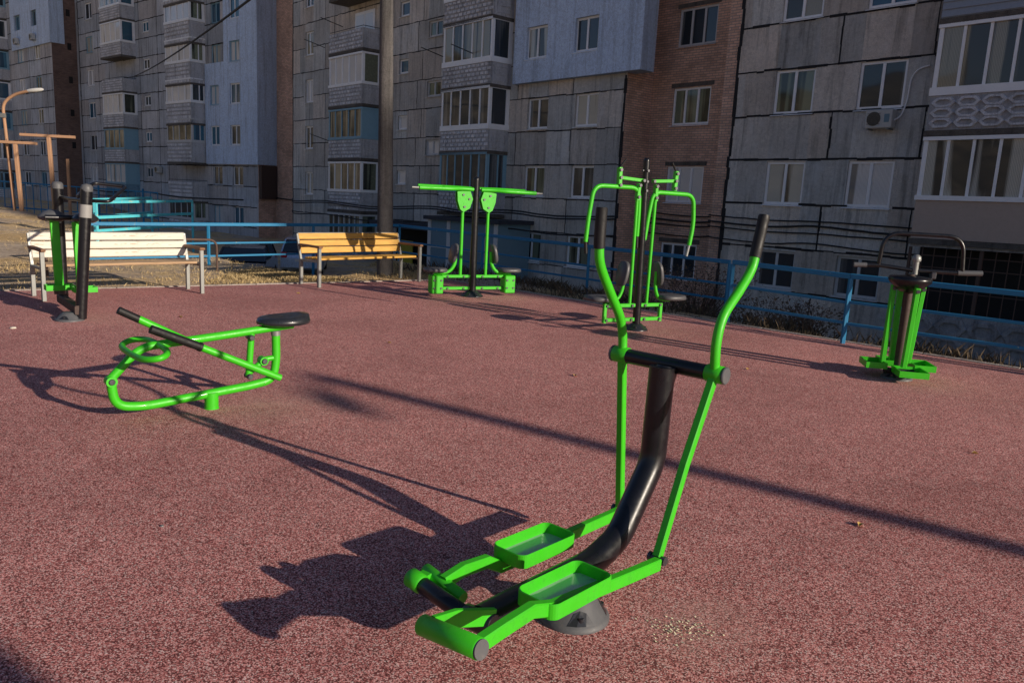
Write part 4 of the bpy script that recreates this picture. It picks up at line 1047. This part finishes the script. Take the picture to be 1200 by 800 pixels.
mb = MB(); mb.tube([(0, -.50, 1.11), (0, -.31, 1.12), (0, 0, 1.09), (0, .46, 1.09), (0, .60, 1.10)], .02, 12); mb.build('cross_handle', M['black'], st)
mb = MB(); mb.tube([(0, -.54, 1.11), (0, -.42, 1.113)], .024, 12); mb.build('handle_grip', M['plastic'], st); mb = MB(); mb.tube([(0, .42, 1.09), (0, .64, 1.10)], .026, 12); mb.build('handle_grip', M['plastic'], st)
mb = MB(); mb.cyl((.05, -.14, .085), (.05, .14, .085), .03, 12); mb.build('stopper', M['rubber'], st)
mb = MB(); mb.cbox((0, .20, 1.05), (.07, .05, .07), bev=.01); mb.build('clamp', M['bolt'], st)

# ---- air walker at the left: two black posts
d = Vector((-.64, .77, 0)).normalized(); a_ = Vector((d.y, -d.x, 0))
aw = thing('air_walker', 'black two-post swing trainer with green hanger arms in front of the white bench', 'exercise machine', (-4.80, 8.70, 0), rz_of(a_))
for y in (0, .92):
    mb = MB(); mb.cyl((0, y, .02 if y == 0 else .1), (.12 if y == 0 else 0, y, 1.46), .057 if y else .06, 22); p_ = mb.build('post', M['black'], aw)
    mb = MB(); mb.lathe((.12 if y == 0 else 0, y, 1.46), [(.062, -.05), (.062, 0), (.047, .025), (.0001, .036)], 22); mb.build('post_cap', M['plastic'], p_)
mb = MB(); mb.box((.0-.066, -.066, 1.12), (.068, -.06, 1.26)); 
mb = MB(); mb.tube([(.093, 0, 1.13), (.104, 0, 1.27)], .0635, 22, cap=False); mb.build('sticker', M['sticker'], aw)
flange(aw, -.10, .05, .15, 'plastic', .09)
mb = MB(); mb.bar([(-.02, -.05, .12), (-.02, .95, .12)], .09, .10, UP); mb.build('base_beam', M['brownsteel'], aw)
# dark saddle-shaped covers on the cross shaft
mb = MB(); mb.cyl((-.22, .46, 1.10), (.26, .46, 1.10), .03, 14); mb.build('shaft', M['black'], aw)
for (x, y, r) in ((-.12, .62, .14), (.16, .34, .13)):
    mb = MB(); mb.lathe((x, y, 1.09), [(.0001, -.04), (r*.7, -.035), (r*1.05, -.01), (r*1.05, .02), (r*.7, .06), (r*.35, .085), (.0001, .09)], 22); mb.build('bearing_housing', M['plastic' if x < 0 else 'darkplastic'], aw)
for (x, yb_) in ((-.09, .60), (.09, .36)):
    mb = MB(); mb.bar([(x-.02, yb_, 1.06), (x+.0, yb_, .30)], .09, .06, (0, 1, 0)); pb = mb.build('hanger_arm', M['green'], aw)
    t = tray(aw, x+(.0 if x < 0 else .03), yb_-.02, .30 if x < 0 else .24, .16, .27, .06); t.build('foot_tray', M['green'], pb)
    mb = MB(); mb.cyl((x, yb_, .27), (x, yb_, .22), .06, 16); mb.build('tray_mount', M['darkplastic'], pb)
mb = MB(); mb.tube(fillet([(-.02, .90, 1.30), (.12, .55, 1.36), (.60, .10, 1.36)], .03), .02, 12)
mb = MB(); mb.tube(fillet([(.02, .92, 1.32), (.05, .55, 1.31), (.12, .12, 1.31), (.34, -.0, 1.31), (.62, .42, 1.47), (.30, .50, 1.50), (.10, .30, 1.37), (.04, .05, 1.35)], .05, 4), .020, 12); mb.build('hoop_handle', M['black'], aw)

# ================================================================ benches
def bench(name, label, fl, fr, bl, slat, arm, seatmat, lean=.13):
    fl, fr, bl = Vector((*fl, 0)), Vector((*fr, 0)), Vector((*bl, 0))
    t = (fr-fl); W_ = t.length; t.normalize(); D_ = .52
    r = thing(name, label, 'bench', (fl.x, fl.y, 0), rz_of(t))
    # local: x along bench, y toward back
    for x in (0, W_):
        mb = MB(); mb.cbox((x, 0, .31), (.05, .05, .62), bev=.004); mb.build('leg', M['steel'], r)
        mb = MB(); mb.cbox((x, D_, .20), (.05, .05, .40), bev=.004); mb.build('leg', M['steel'], r)
        mb = MB(); mb.bar([(x, D_, .38), (x, D_+lean*.9, .80)], .04, .03, (0, 1, 0)); mb.bar([(x, .02, .405), (x, D_, .39)], .04, .035, UP); mb.build('bracket', M['steel'], r)
        mb = MB(); mb.cbox((x, .25, .635), (.075, .60, .035), bev=.008); mb.build('armrest', M[arm], r)
    for k_, (y, z) in enumerate(((.08, .44), (.20, .435), (.32, .43), (.44, .425))):
        mb = MB(); mb.cbox((0, 0, 0), (W_-.09, .095, .034), bev=.006); o = mb.build('seat_slat', M[seatmat], r); o.location = (W_/2, y, z)
    for k_, z in enumerate((.535, .645, .755)):
        mb = MB(); mb.cbox((0, 0, 0), (W_-.02, .03, .098), bev=.006); o = mb.build('back_slat', M[slat], r); o.location = (W_/2, D_-.01+lean*(z-.4)/.42, z+.005); o.rotation_euler = (-.26, 0, random.uniform(-.002, .002))
    mb = MB(); mb.cbox((W_/2, D_+lean*.93, .812), (W_, .035, .016), bev=.003); mb.build('top_strip', M['steel'], r)
    return r
bench('park_bench', 'long park bench with peeling white slats at the left behind the two-post trainer', (-5.875, 9.836), (-4.43, 11.197), (-6.30, 10.33), 'whitewood', 'darkwood', 'rawwood')
bench('park_bench', 'park bench with orange varnished slats left of the pull-down trainer', (-3.09, 12.50), (-1.696, 14.003), (-3.47, 12.92), 'orangewood', 'darkwood', 'orangewood')

# ================================================================ fences
def fence(label, pts, hs, name='metal_fence', mat='bluefence', r=.026, post_r=.03, step=2.4, flat=True, group=None, base=None, skip=0):
    p0 = Vector((*pts[0], 0)); f = thing(name, label, 'fence', (p0.x, p0.y, 0), 0, group)
    P = [Vector((*p, 0))-p0 for p in pts]
    for i in range(len(P)-1):
        A, B = P[i], P[i+1]; n = max(1, round((B-A).length/step))
        for k_, h in enumerate(hs):
            za = h; mb = MB()
            dz0 = random.uniform(-.01, .01)
            if flat and k_ == 0: mb.bar([A+Vector((0,0,za)), B+Vector((0,0,za+dz0))], .055, .062, UP)
            else: mb.bar([A+Vector((0,0,za)), B+Vector((0,0,za+dz0))], .03 if flat else .05, .036 if flat else .065, UP)
            mb.build('rail', M[mat], f)
        for j in range(n+1 if i == len(P)-2 else n):
            q = A.lerp(B, j/n); gx_, gy_ = q.x+p0.x, q.y+p0.y; gb = (gz(gx_, gy_) if not inside_play(gx_, gy_) else 0)-.1 if base is None else base
            mb = MB(); mb.bar([(q.x, q.y, min(gb, -.1)), (q.x, q.y, hs[0]-.026)], .05, .05, (1, 0, 0)); mb.build('post', M[mat], f)
    return f
fence('long blue railing behind the benches that runs from sunlight into shade', [(-7.35, 13.35), (-2.7, 18.35), (3.30, 12.35)], (.75, .40, .16), step=2.5)
fence('blue tubular railing along the right-hand edge of the red playground', [(3.02, 11.12), (4.12, 9.80), (10.5, 4.65)], (.84, .52, .25), step=2.2)
fence('faded cyan stair railing with peeling paint behind the white bench', [(-9.25, 17.6), (-8.72, 21.5)], (.95, .62, .33), name='handrail', mat='cyanfence', flat=False, step=6)
fence('farther cyan handrail partly hidden by the nearer stair railing', [(-10.06, 19.05), (-10.31, 22.6)], (.95, .55), name='handrail', mat='cyanfence', flat=False, step=5)
# far left picket railing
f = thing('metal_fence', 'dark blue picket railing on the rise behind the clothes posts at the left', 'fence', (-30, 38, 0), 0)
A, B = Vector((-34, 38, 0)), Vector((-16.5, 36.8, 0)); n = 50
mb = MB()
for h in (.35, 1.5): mb.bar([A-Vector((-30, 38, 0))+Vector((0,0,h-.4)), B-Vector((-30, 38, 0))+Vector((0,0,h-.75))], .04, .06, UP)
mb.build('rail', M['bluefence'], f)
for i in range(n+1):
    p = A.lerp(B, i/n)-Vector((-30, 38, 0)); big = i % 6 == 0; dz = -.35*i/n
    mb = MB(); mb.bar([(p.x, p.y, -.6+dz), (p.x, p.y, 1.12+dz+(.12 if big else 0))], .07 if big else .03, .07 if big else .03, (1, 0, 0)); mb.build('post' if big else 'picket', M['bluefence'], f)

# ================================================================ posts, lamp, poles, wires
def tpost(label, x, y, h, x0, x1, name='clothes_post'):
    t = thing(name, label, 'post', (x, y, 0), math.radians(8))
    mb = MB(); mb.bar([(.10, 0, -.3), (0, 0, h)], .13, .13, (0, 1, 0)); mb.build('post', M['postpaint'], t)
    mb = MB(); mb.bar([(x0, 0, h+.05), (x1, 0, h+.06)], .09, .10, UP); mb.build('crossbar', M['postpaint'], t)
    mb = MB()
    for k_ in range(5): q = x0+(x1-x0)*(k_+.5)/5; mb.tube([(q, 0, h+.1), (q, 0, h+.17)], .012, 6)
    mb.build('hook', M['rust'], t)
tpost('lower T-shaped clothes post near the left edge of the photo', -18.60, 29.9, 2.42, -1.3, .75)
tpost('taller T-shaped clothes post standing against the dark brick wall', -17.40, 29.98, 2.72, -.98, .92)
t = thing('clothes_post', 'short bare orange post without crossbar right of the T-shaped posts', 'post', (-16.75, 30, 0), 0)
mb = MB(); mb.bar([(0, 0, -.3), (0, 0, 1.98)], .09, .09, (0, 1, 0)); mb.build('post', M['postpaint'], t)
# street lamp on the left
t = thing('street_lamp', 'rusty street lamp with curved arm and white head at the left edge', 'street lamp', (-19.0, 30.1, 0), 0)
mb = MB(); mb.tube(fillet([(.12, 0, -.3), (-.05, 0, 3.0), (-.1, 0, 3.85), (.35, 0, 4.2), (.95, -.1, 4.33)], .35, 6), .055, 12); mb.build('pole', M['postpaint'], t)
mb = MB(); mb.tube([(.85, -.09, 4.32, .35), (.95, -.1, 4.34, .8), (1.2, -.12, 4.37, 1), (1.45, -.14, 4.40, .8), (1.52, -.15, 4.41, .3)], .075, 14); mb.build('lamp_head', M['lampwhite'], t)
mb = MB(); mb.box((-.16, -.1, 3.35), (.0, .02, 3.5)); mb.build('junction_box', M['steel'], t)
# concrete pole behind the orange bench
t = thing('utility_pole', 'tall tapering concrete pole standing behind the orange bench', 'pole', (-2.42, 14.85, 0), 0)
mb = MB(); mb.cyl((.0, 0, -1.5), (-.17, .05, 9.5), .165, 22, r2=.08); mb.build('shaft', M['polec'], t)
# out of view: a lamp post known by its shadow, an added shadow-casting pole
def bigpole(label, x, y, h, r, arm=True):
    t = thing('street_lamp', label, 'street lamp', (x, y, 0), math.atan2(.829, .56)*0)
    mb = MB(); mb.cyl((0, 0, -.1), (0, 0, h), r, 18, r2=r*.7); mb.build('pole', M['polec'], t)
    if arm:
        mb = MB(); mb.tube([(0, 0, h), (.2, -.5, h+.02), (.32, -.7, h)], .035, 10); mb.build('arm', M['steel'], t)
        mb = MB(); mb.tube([(.24, -.55, h-.02, .5), (.38, -.78, h, 1), (.5, -1.0, h-.04, .6)], .12, 12); mb.build('lamp_head', M['lampwhite'], t)
Lsh = 5.9/math.tan(SUN_EL)
bigpole('tall lamp post beyond the right edge whose long shadow crosses the playground', -1.72+sdir.x/math.cos(SUN_EL)*Lsh, 6.72+sdir.y/math.cos(SUN_EL)*Lsh, 5.9, .13)
sv = Vector((math.sin(SUN_AZ), math.cos(SUN_AZ)))
bigpole('thick plain unseen pole added behind the camera to shade the lower left corner', -1.60+sv.x*11, 2.17+sv.y*11, 9.0, .26, False)  # added only to cast the corner shadow; carries no lamp
# overhead wire
mb = MB(); A = Vector((-25.5, 54.0, 7.75)); B = Vector((-4.2, 15.0, 5.35)); P = []
import itertools
for i in range(25):
    t_ = i/24; p = A.lerp(B, t_); p.z -= .5*4*t_*(1-t_)*.4; P.append(p)
mb.tube(P, .03, 6); o = mb.build('overhead_wire', M['cable']); tag(o, 'thin black overhead wire rising across the pale blue strip at upper left', 'wire')

# ================================================================ cars
def car(label, x, y, rz, paint_m, L_=4.0, W_=1.66, H_=1.5):
    z0 = gz(x, y)-.0
    c = thing('parked_car', label, 'car', (x, y, z0), rz)
    prof = [(-L_/2, .35), (-L_/2, .75), (-L_/2+.08, .92), (-L_/2+.35, 1.0), (-L_/2+.75, 1.02), (L_/2-1.15, .98), (L_/2-.35, .84), (L_/2-.05, .70), (L_/2, .45), (L_/2-.02, .3), (L_/2-.45, .26)]
    def arch(cx): return [(cx+.36*math.cos(a), .28+.36*math.sin(a)) for a in [math.radians(q) for q in range(0, 181, 20)]]
    prof += arch(L_/2-.78)+[(-L_/2+1.2, .24)]+arch(-L_/2+.72)+[(-L_/2+.2, .26)]
    mb = MB(); n = len(prof); vs = []
    for y_, sc in ((-W_/2+.0, 1), (-W_/2+.0, 1)): pass
    rows = [(-W_/2+.05, .0), (-W_/2, .0), (W_/2, .0), (W_/2-.05, 0)]
    mb.poly(prof, 1, -W_/2, W_/2); body = mb.build('body', M[paint_m], c)
    cab = [(-L_/2+.12, .98), (-L_/2+.45, H_-.04), (-L_/2+.7, H_), (L_/2-2.0, H_), (L_/2-1.65, H_-.06), (L_/2-.95, .98)]
    mb = MB(); vs = [(p[0], -W_/2+.03+(p[1]-.98)*.28, p[1]) for p in cab]+[(p[0], W_/2-.03-(p[1]-.98)*.28, p[1]) for p in cab]; n = len(cab)
    mb.add(vs, [tuple(range(n)), tuple(range(2*n-1, n-1, -1))]+[(i, i+n, (i+1) % n+n, (i+1) % n) for i in range(n)]); mb.build('windows', M['carglass'], c)
    mb = MB(); rf = [(-L_/2+.43, H_-.05), (-L_/2+.7, H_+.012), (L_/2-2.0, H_+.012), (L_/2-1.62, H_-.07)]
    vs = [(p[0], -W_/2+.15, p[1]) for p in rf]+[(p[0], W_/2-.15, p[1]) for p in rf]; mb.add(vs, [(i, i+1, i+5, i+4) for i in range(3)])
    for s in (-1, 1):
        for (a, b2) in ((cab[0], cab[1]), (cab[4], cab[5])): mb.bar([(a[0], s*(W_/2-.03-(a[1]-.98)*.28), a[1]), (b2[0], s*(W_/2-.03-(b2[1]-.98)*.28), b2[1])], .06, .06, (1, 0, 0))
        mb.bar([(-.25, s*(W_/2-.03), .98), (-.25, s*(W_/2-.16), H_)], .05, .08, (1, 0, 0))
    mb.build('roof', M[paint_m], c)
    for sx in (L_/2-.78, -L_/2+.72):
        for s in (-1, 1):
            mb = MB(); mb.cyl((sx, s*(W_/2-.2), .3), (sx, s*(W_/2-.01), .3), .30, 22, bev=.03); wv = mb.build('wheel', M['tyre'], c)
            mb = MB(); mb.cyl((sx, s*(W_/2-.02), .3), (sx, s*(W_/2+.002), .3), .18, 16); mb.build('rim', M['steel'], wv)
    for s in (-1, 1):
        mb = MB(); mb.cbox((-L_/2+.02, s*(W_/2-.14), .86), (.12, .24, .22), bev=.03); mb.build('tail_light', M['red'], c)
        mb = MB(); mb.cbox((L_/2-.12, s*(W_/2-.24), .70), (.2, .3, .14), bev=.04); mb.build('headlight', M['headlight'], c)
    mb = MB(); mb.box((L_/2-.01, -.26, .42), (L_/2+.012, .26, .53)); mb.box((-L_/2-.012, -.26, .6), (-L_/2+.01, .26, .71)); mb.build('licence_plate', M['plate'], c)
    return c
car('small silver blue car with red tail light behind the end of the orange bench', -9.15, 34.6, math.radians(100), 'carsilver')
car('dark car facing the playground beside the blue railing post', -9.9, 29.2, math.radians(-80), 'cardark', 4.3, 1.72, 1.45)

# ================================================================ small plants, grass, leaves
def twig_shrub(label, x, y, h, r, n, seed, group='dry leafless shrubs behind the railing', mat='weed'):
    rnd = random.Random(seed); z0 = gz(x, y)
    s = thing('dry_shrub', label, 'shrub', (x, y, z0), 0, group)
    mb = MB()
    for i in range(n):
        a = rnd.uniform(0, 2*PI); l = h*rnd.uniform(.5, 1); k_ = r*rnd.uniform(.2, 1)
        p = [Vector((.05*math.cos(a), .05*math.sin(a), 0))]; q = Vector((math.cos(a)*k_, math.sin(a)*k_, l))
        for j in (1, 2, 3): p.append(p[0].lerp(q, j/3)+Vector((rnd.uniform(-.06, .06), rnd.uniform(-.06, .06), rnd.uniform(-.03, .06))))
        mb.tube([(*p[0], 1), (*p[1], .8), (*p[2], .5), (*p[3], .25)], .009, 4)
        for j in range(5):
            b2 = p[1].lerp(p[3], rnd.random()); e2 = b2+Vector((rnd.uniform(-.2, .2), rnd.uniform(-.2, .2), rnd.uniform(.0, .22))); mb.tube([(*b2, .5), (*e2, .2)], .008, 3)
    mb.build('twigs', M['rust'], s)
    mb = MB()
    for i in range(n*14):
        a = rnd.uniform(0, 2*PI); rr = r*math.sqrt(rnd.random()); z = h*rnd.uniform(.1, 1.0)
        c = Vector((rr*math.cos(a), rr*math.sin(a), z)); u = Vector((rnd.uniform(-1, 1), rnd.uniform(-1, 1), rnd.uniform(-1, 1))).normalized(); v = u.orthogonal().normalized(); sz = rnd.uniform(.012, .035)
        mb.add([c-u*sz, c+v*sz*.6, c+u*sz, c-v*sz*.6], [(0,1,2,3)], rnd.random())
    mb.build('leaves', M['weed'], s, fix=False)
twig_shrub('broad brown leafless shrub in the shade right of the chest press', 3.1, 13.3, 1.0, 1.0, 60, 3)
twig_shrub('brown twiggy shrub at the foot of the brick recess', 4.3, 13.0, .9, .8, 45, 4)
twig_shrub('low brown bush just beyond the kerb left of the right-hand railing', 4.2, 11.3, .45, .55, 30, 5)
def blades(name, n, area, hmin, hmax, mat, seed, wmin=.003):
    rnd = random.Random(seed); mb = MB(); k_ = 0
    while k_ < n:
        x, y = area(rnd)
        if x is None: continue
        z = gz(x, y)-.02; h = rnd.uniform(hmin, hmax); a = rnd.uniform(0, 2*PI); w_ = rnd.uniform(wmin, wmin*2.4); lx, ly = rnd.gauss(0, .4)*h, rnd.gauss(0, .4)*h
        dx, dy = math.cos(a)*w_, math.sin(a)*w_
        mb.add([(x-dx, y-dy, z), (x+dx, y+dy, z), (x+lx*.5+dx*.6, y+ly*.5+dy*.6, z+h*.65), (x+lx, y+ly, z+h)], [(0,1,2), (0,2,3)], rnd.random()); k_ += 1
    o = mb.build(name, M[mat], fix=False); return o
def ar1(rnd):
    x = rnd.uniform(-9, -1.5); y = rnd.uniform(10, 19)
    d = -(x-CORN[0])*.582+(y-CORN[1])*.813
    if d < .12 or d > 4.2 or (x-CORN[0])*.655+(y-CORN[1])*.755 > 1.2: return None, None
    nn = noise.noise(Vector((x*.55, y*.55, 7)))+.35*noise.noise(Vector((x*2.5, y*2.5, 1)))
    near = x > -4.9
    if rnd.random() > (1.0 if near else .1)*max(.06, .35+nn*1.5): return None, None
    return x, y
o = blades('dry_grass', 20000, ar1, .015, .09, 'grass', 11); tag(o, 'straw-coloured dry grass on the bank behind the benches', 'dry grass', kind='stuff')
def ar2(rnd):
    t = rnd.uniform(0, 15); e_ = rnd.expovariate(5)+.03; x = CORN[0]+.764*t+.645*e_; y = CORN[1]-.645*t+.764*e_
    if rnd.random() > .45+noise.noise(Vector((x*1.3, y*1.3, 4))): return None, None
    return x, y
o = blades('edge_weeds', 2600, ar2, .015, .08, 'weed', 12); tag(o, 'short dry weeds along the kerb on the building side', 'weeds', kind='stuff')
def ar3(rnd):
    t = rnd.uniform(-2, 13); e_ = rnd.uniform(.1, 3.6); x = CORN[0]+.764*t+.645*e_; y = CORN[1]-.645*t+.764*e_
    if rnd.random() > .35+.9*noise.noise(Vector((x*.9, y*.9, 9))): return None, None
    return x, y
o = blades('brown_weeds', 14000, ar3, .04, .22, 'weed', 13, .004); tag(o, 'dark brown weeds on the shaded slope below the buildings', 'weeds', kind='stuff')
# grass further left on the rise
def ar4(rnd):
    x = rnd.uniform(-26, -6.5); y = rnd.uniform(11, 34)
    if inside_play(x, y, -.2) or q_of(x, y) > 7.5: return None, None
    if rnd.random() > .2+1.2*noise.noise(Vector((x*.35, y*.35, 2))): return None, None
    return x, y
o = blades('rough_grass', 12000, ar4, .02, .07, 'grass', 14, .003); tag(o, 'patchy dry grass on the dirt rise at the left', 'dry grass', kind='stuff')
# pebbles and litter on the rubber
for (x, y, r, m_, lb) in ((-5.15, 8.05, .03, 'whitewood', 'pale flat stone lying on the red surface near the two-post trainer'), (-1.62, 3.55, .009, 'steel', 'tiny grey pebble on the red surface in the left foreground')):
    mb = MB(); mb.lathe((x, y, 0.001), [(r, 0), (r*1.1, r*.2), (r*.8, r*.45), (.0001, r*.55)], 9); o = mb.build('pebble', M[m_]); tag(o, lb, 'pebble')
rnd = random.Random(5); 
mb = MB()
for i in range(60):
    cx, cy = ((-.55+rnd.gauss(0, .035), 1.98+rnd.gauss(0, .02)) if i < 20 else (-.25+rnd.gauss(0, .03), 2.03+rnd.gauss(0, .02)) if i < 40 else (.01+rnd.gauss(0, .05), 1.98+rnd.gauss(0, .03)))
    a = rnd.uniform(0, 6.28); l = rnd.uniform(.008, .02)
    mb.add([(cx, cy, .002), (cx+l*math.cos(a), cy+l*math.sin(a), .002), (cx+l*math.cos(a+1)*.6, cy+l*math.sin(a+1)*.6, .006)], [(0,1,2)], rnd.random())
M['moss'] = blade_mat('moss_green', (.10, .12, .01), (.32, .32, .05)); o = mb.build('moss_tufts', M['moss'], fix=False); tag(o, 'tiny moss tufts on the rubber in front of the cross trainer', 'moss', kind='stuff')
mb = MB()
for i in range(170):
    cx, cy = .715+rnd.gauss(0, .07), 2.86+rnd.gauss(0, .05); a = rnd.uniform(0, 6.28); l = rnd.uniform(.004, .009)
    mb.add([(cx, cy, .0015), (cx+l*math.cos(a), cy+l*math.sin(a), .0015), (cx+l*math.cos(a+1.3), cy+l*math.sin(a+1.3), .005), (cx-l*.3, cy+l*.5, .003)], [(0,1,2), (0,2,3)], rnd.uniform(.6, 1))
M['chips'] = blade_mat('pale_grit', (.3, .3, .16), (.85, .8, .55)); o = mb.build('pale_grit', M['chips'], fix=False); tag(o, 'pale yellowish grit scattered on the rubber right of the cross trainer', 'grit', kind='stuff')
# weld beads on the cross trainer
for c_, r_ in (((0, .555, .925), .05), ((0, 0, .165), .05)):
    mb = MB(); mb.tube([(c_[0]+r_*math.cos(q*PI/8), c_[1]+r_*math.sin(q*PI/8), c_[2]+.0025*math.sin(q*5)) for q in range(16)], .005, 6, closed=True); mb.build('weld_bead', M['black'], ct)
for i in range(26):
    pass
rl = random.Random(21)
# fallen leaves scattered over the yard, each one its own small thing
LV = [(-3.9, 9.2), (-1.3, 8.3), (.6, 7.2), (2.4, 7.9), (3.3, 5.4), (-3.2, 11.7), (1.9, 4.0), (-.5, 11.4)]
for i, (lx, ly) in enumerate(LV):
    m_ = MB(); a = rl.uniform(0, 6.28); l = rl.uniform(.022, .04); R2 = Matrix.Rotation(a, 3, 'Z'); out = [(0, -l), (l*.45, -l*.3), (l*.5, l*.3), (0, l), (-l*.5, l*.3), (-l*.45, -l*.3)]
    vs_ = [R2 @ Vector((p[0], p[1], .004+.012*abs(p[0])/l*2+.004*rl.random())) for p in out]+[Vector((0, 0, .003))]
    m_.add(vs_, [(k2, (k2+1) % 6, 6) for k2 in range(6)], rl.random()); o = m_.build('fallen_leaf', M['leafm'], None, (lx, ly, 0), fix=False)
    tag(o, 'small dry yellow leaf lying on the red rubber surface', 'leaf', 'fallen leaves on the playground')
# rusty hoop behind the white bench
t = thing('pipe_hoop', 'low rusty pipe hoop standing behind the white bench', 'hoop', (-7.1, 12.0, 0), math.radians(43))
mb = MB(); mb.tube(fillet([(0, 0, -.1), (0, 0, .62), (2.7, .2, .55), (2.7, .2, -.1)], .15, 6), .02, 10); mb.build('tube', M['rust'], t)
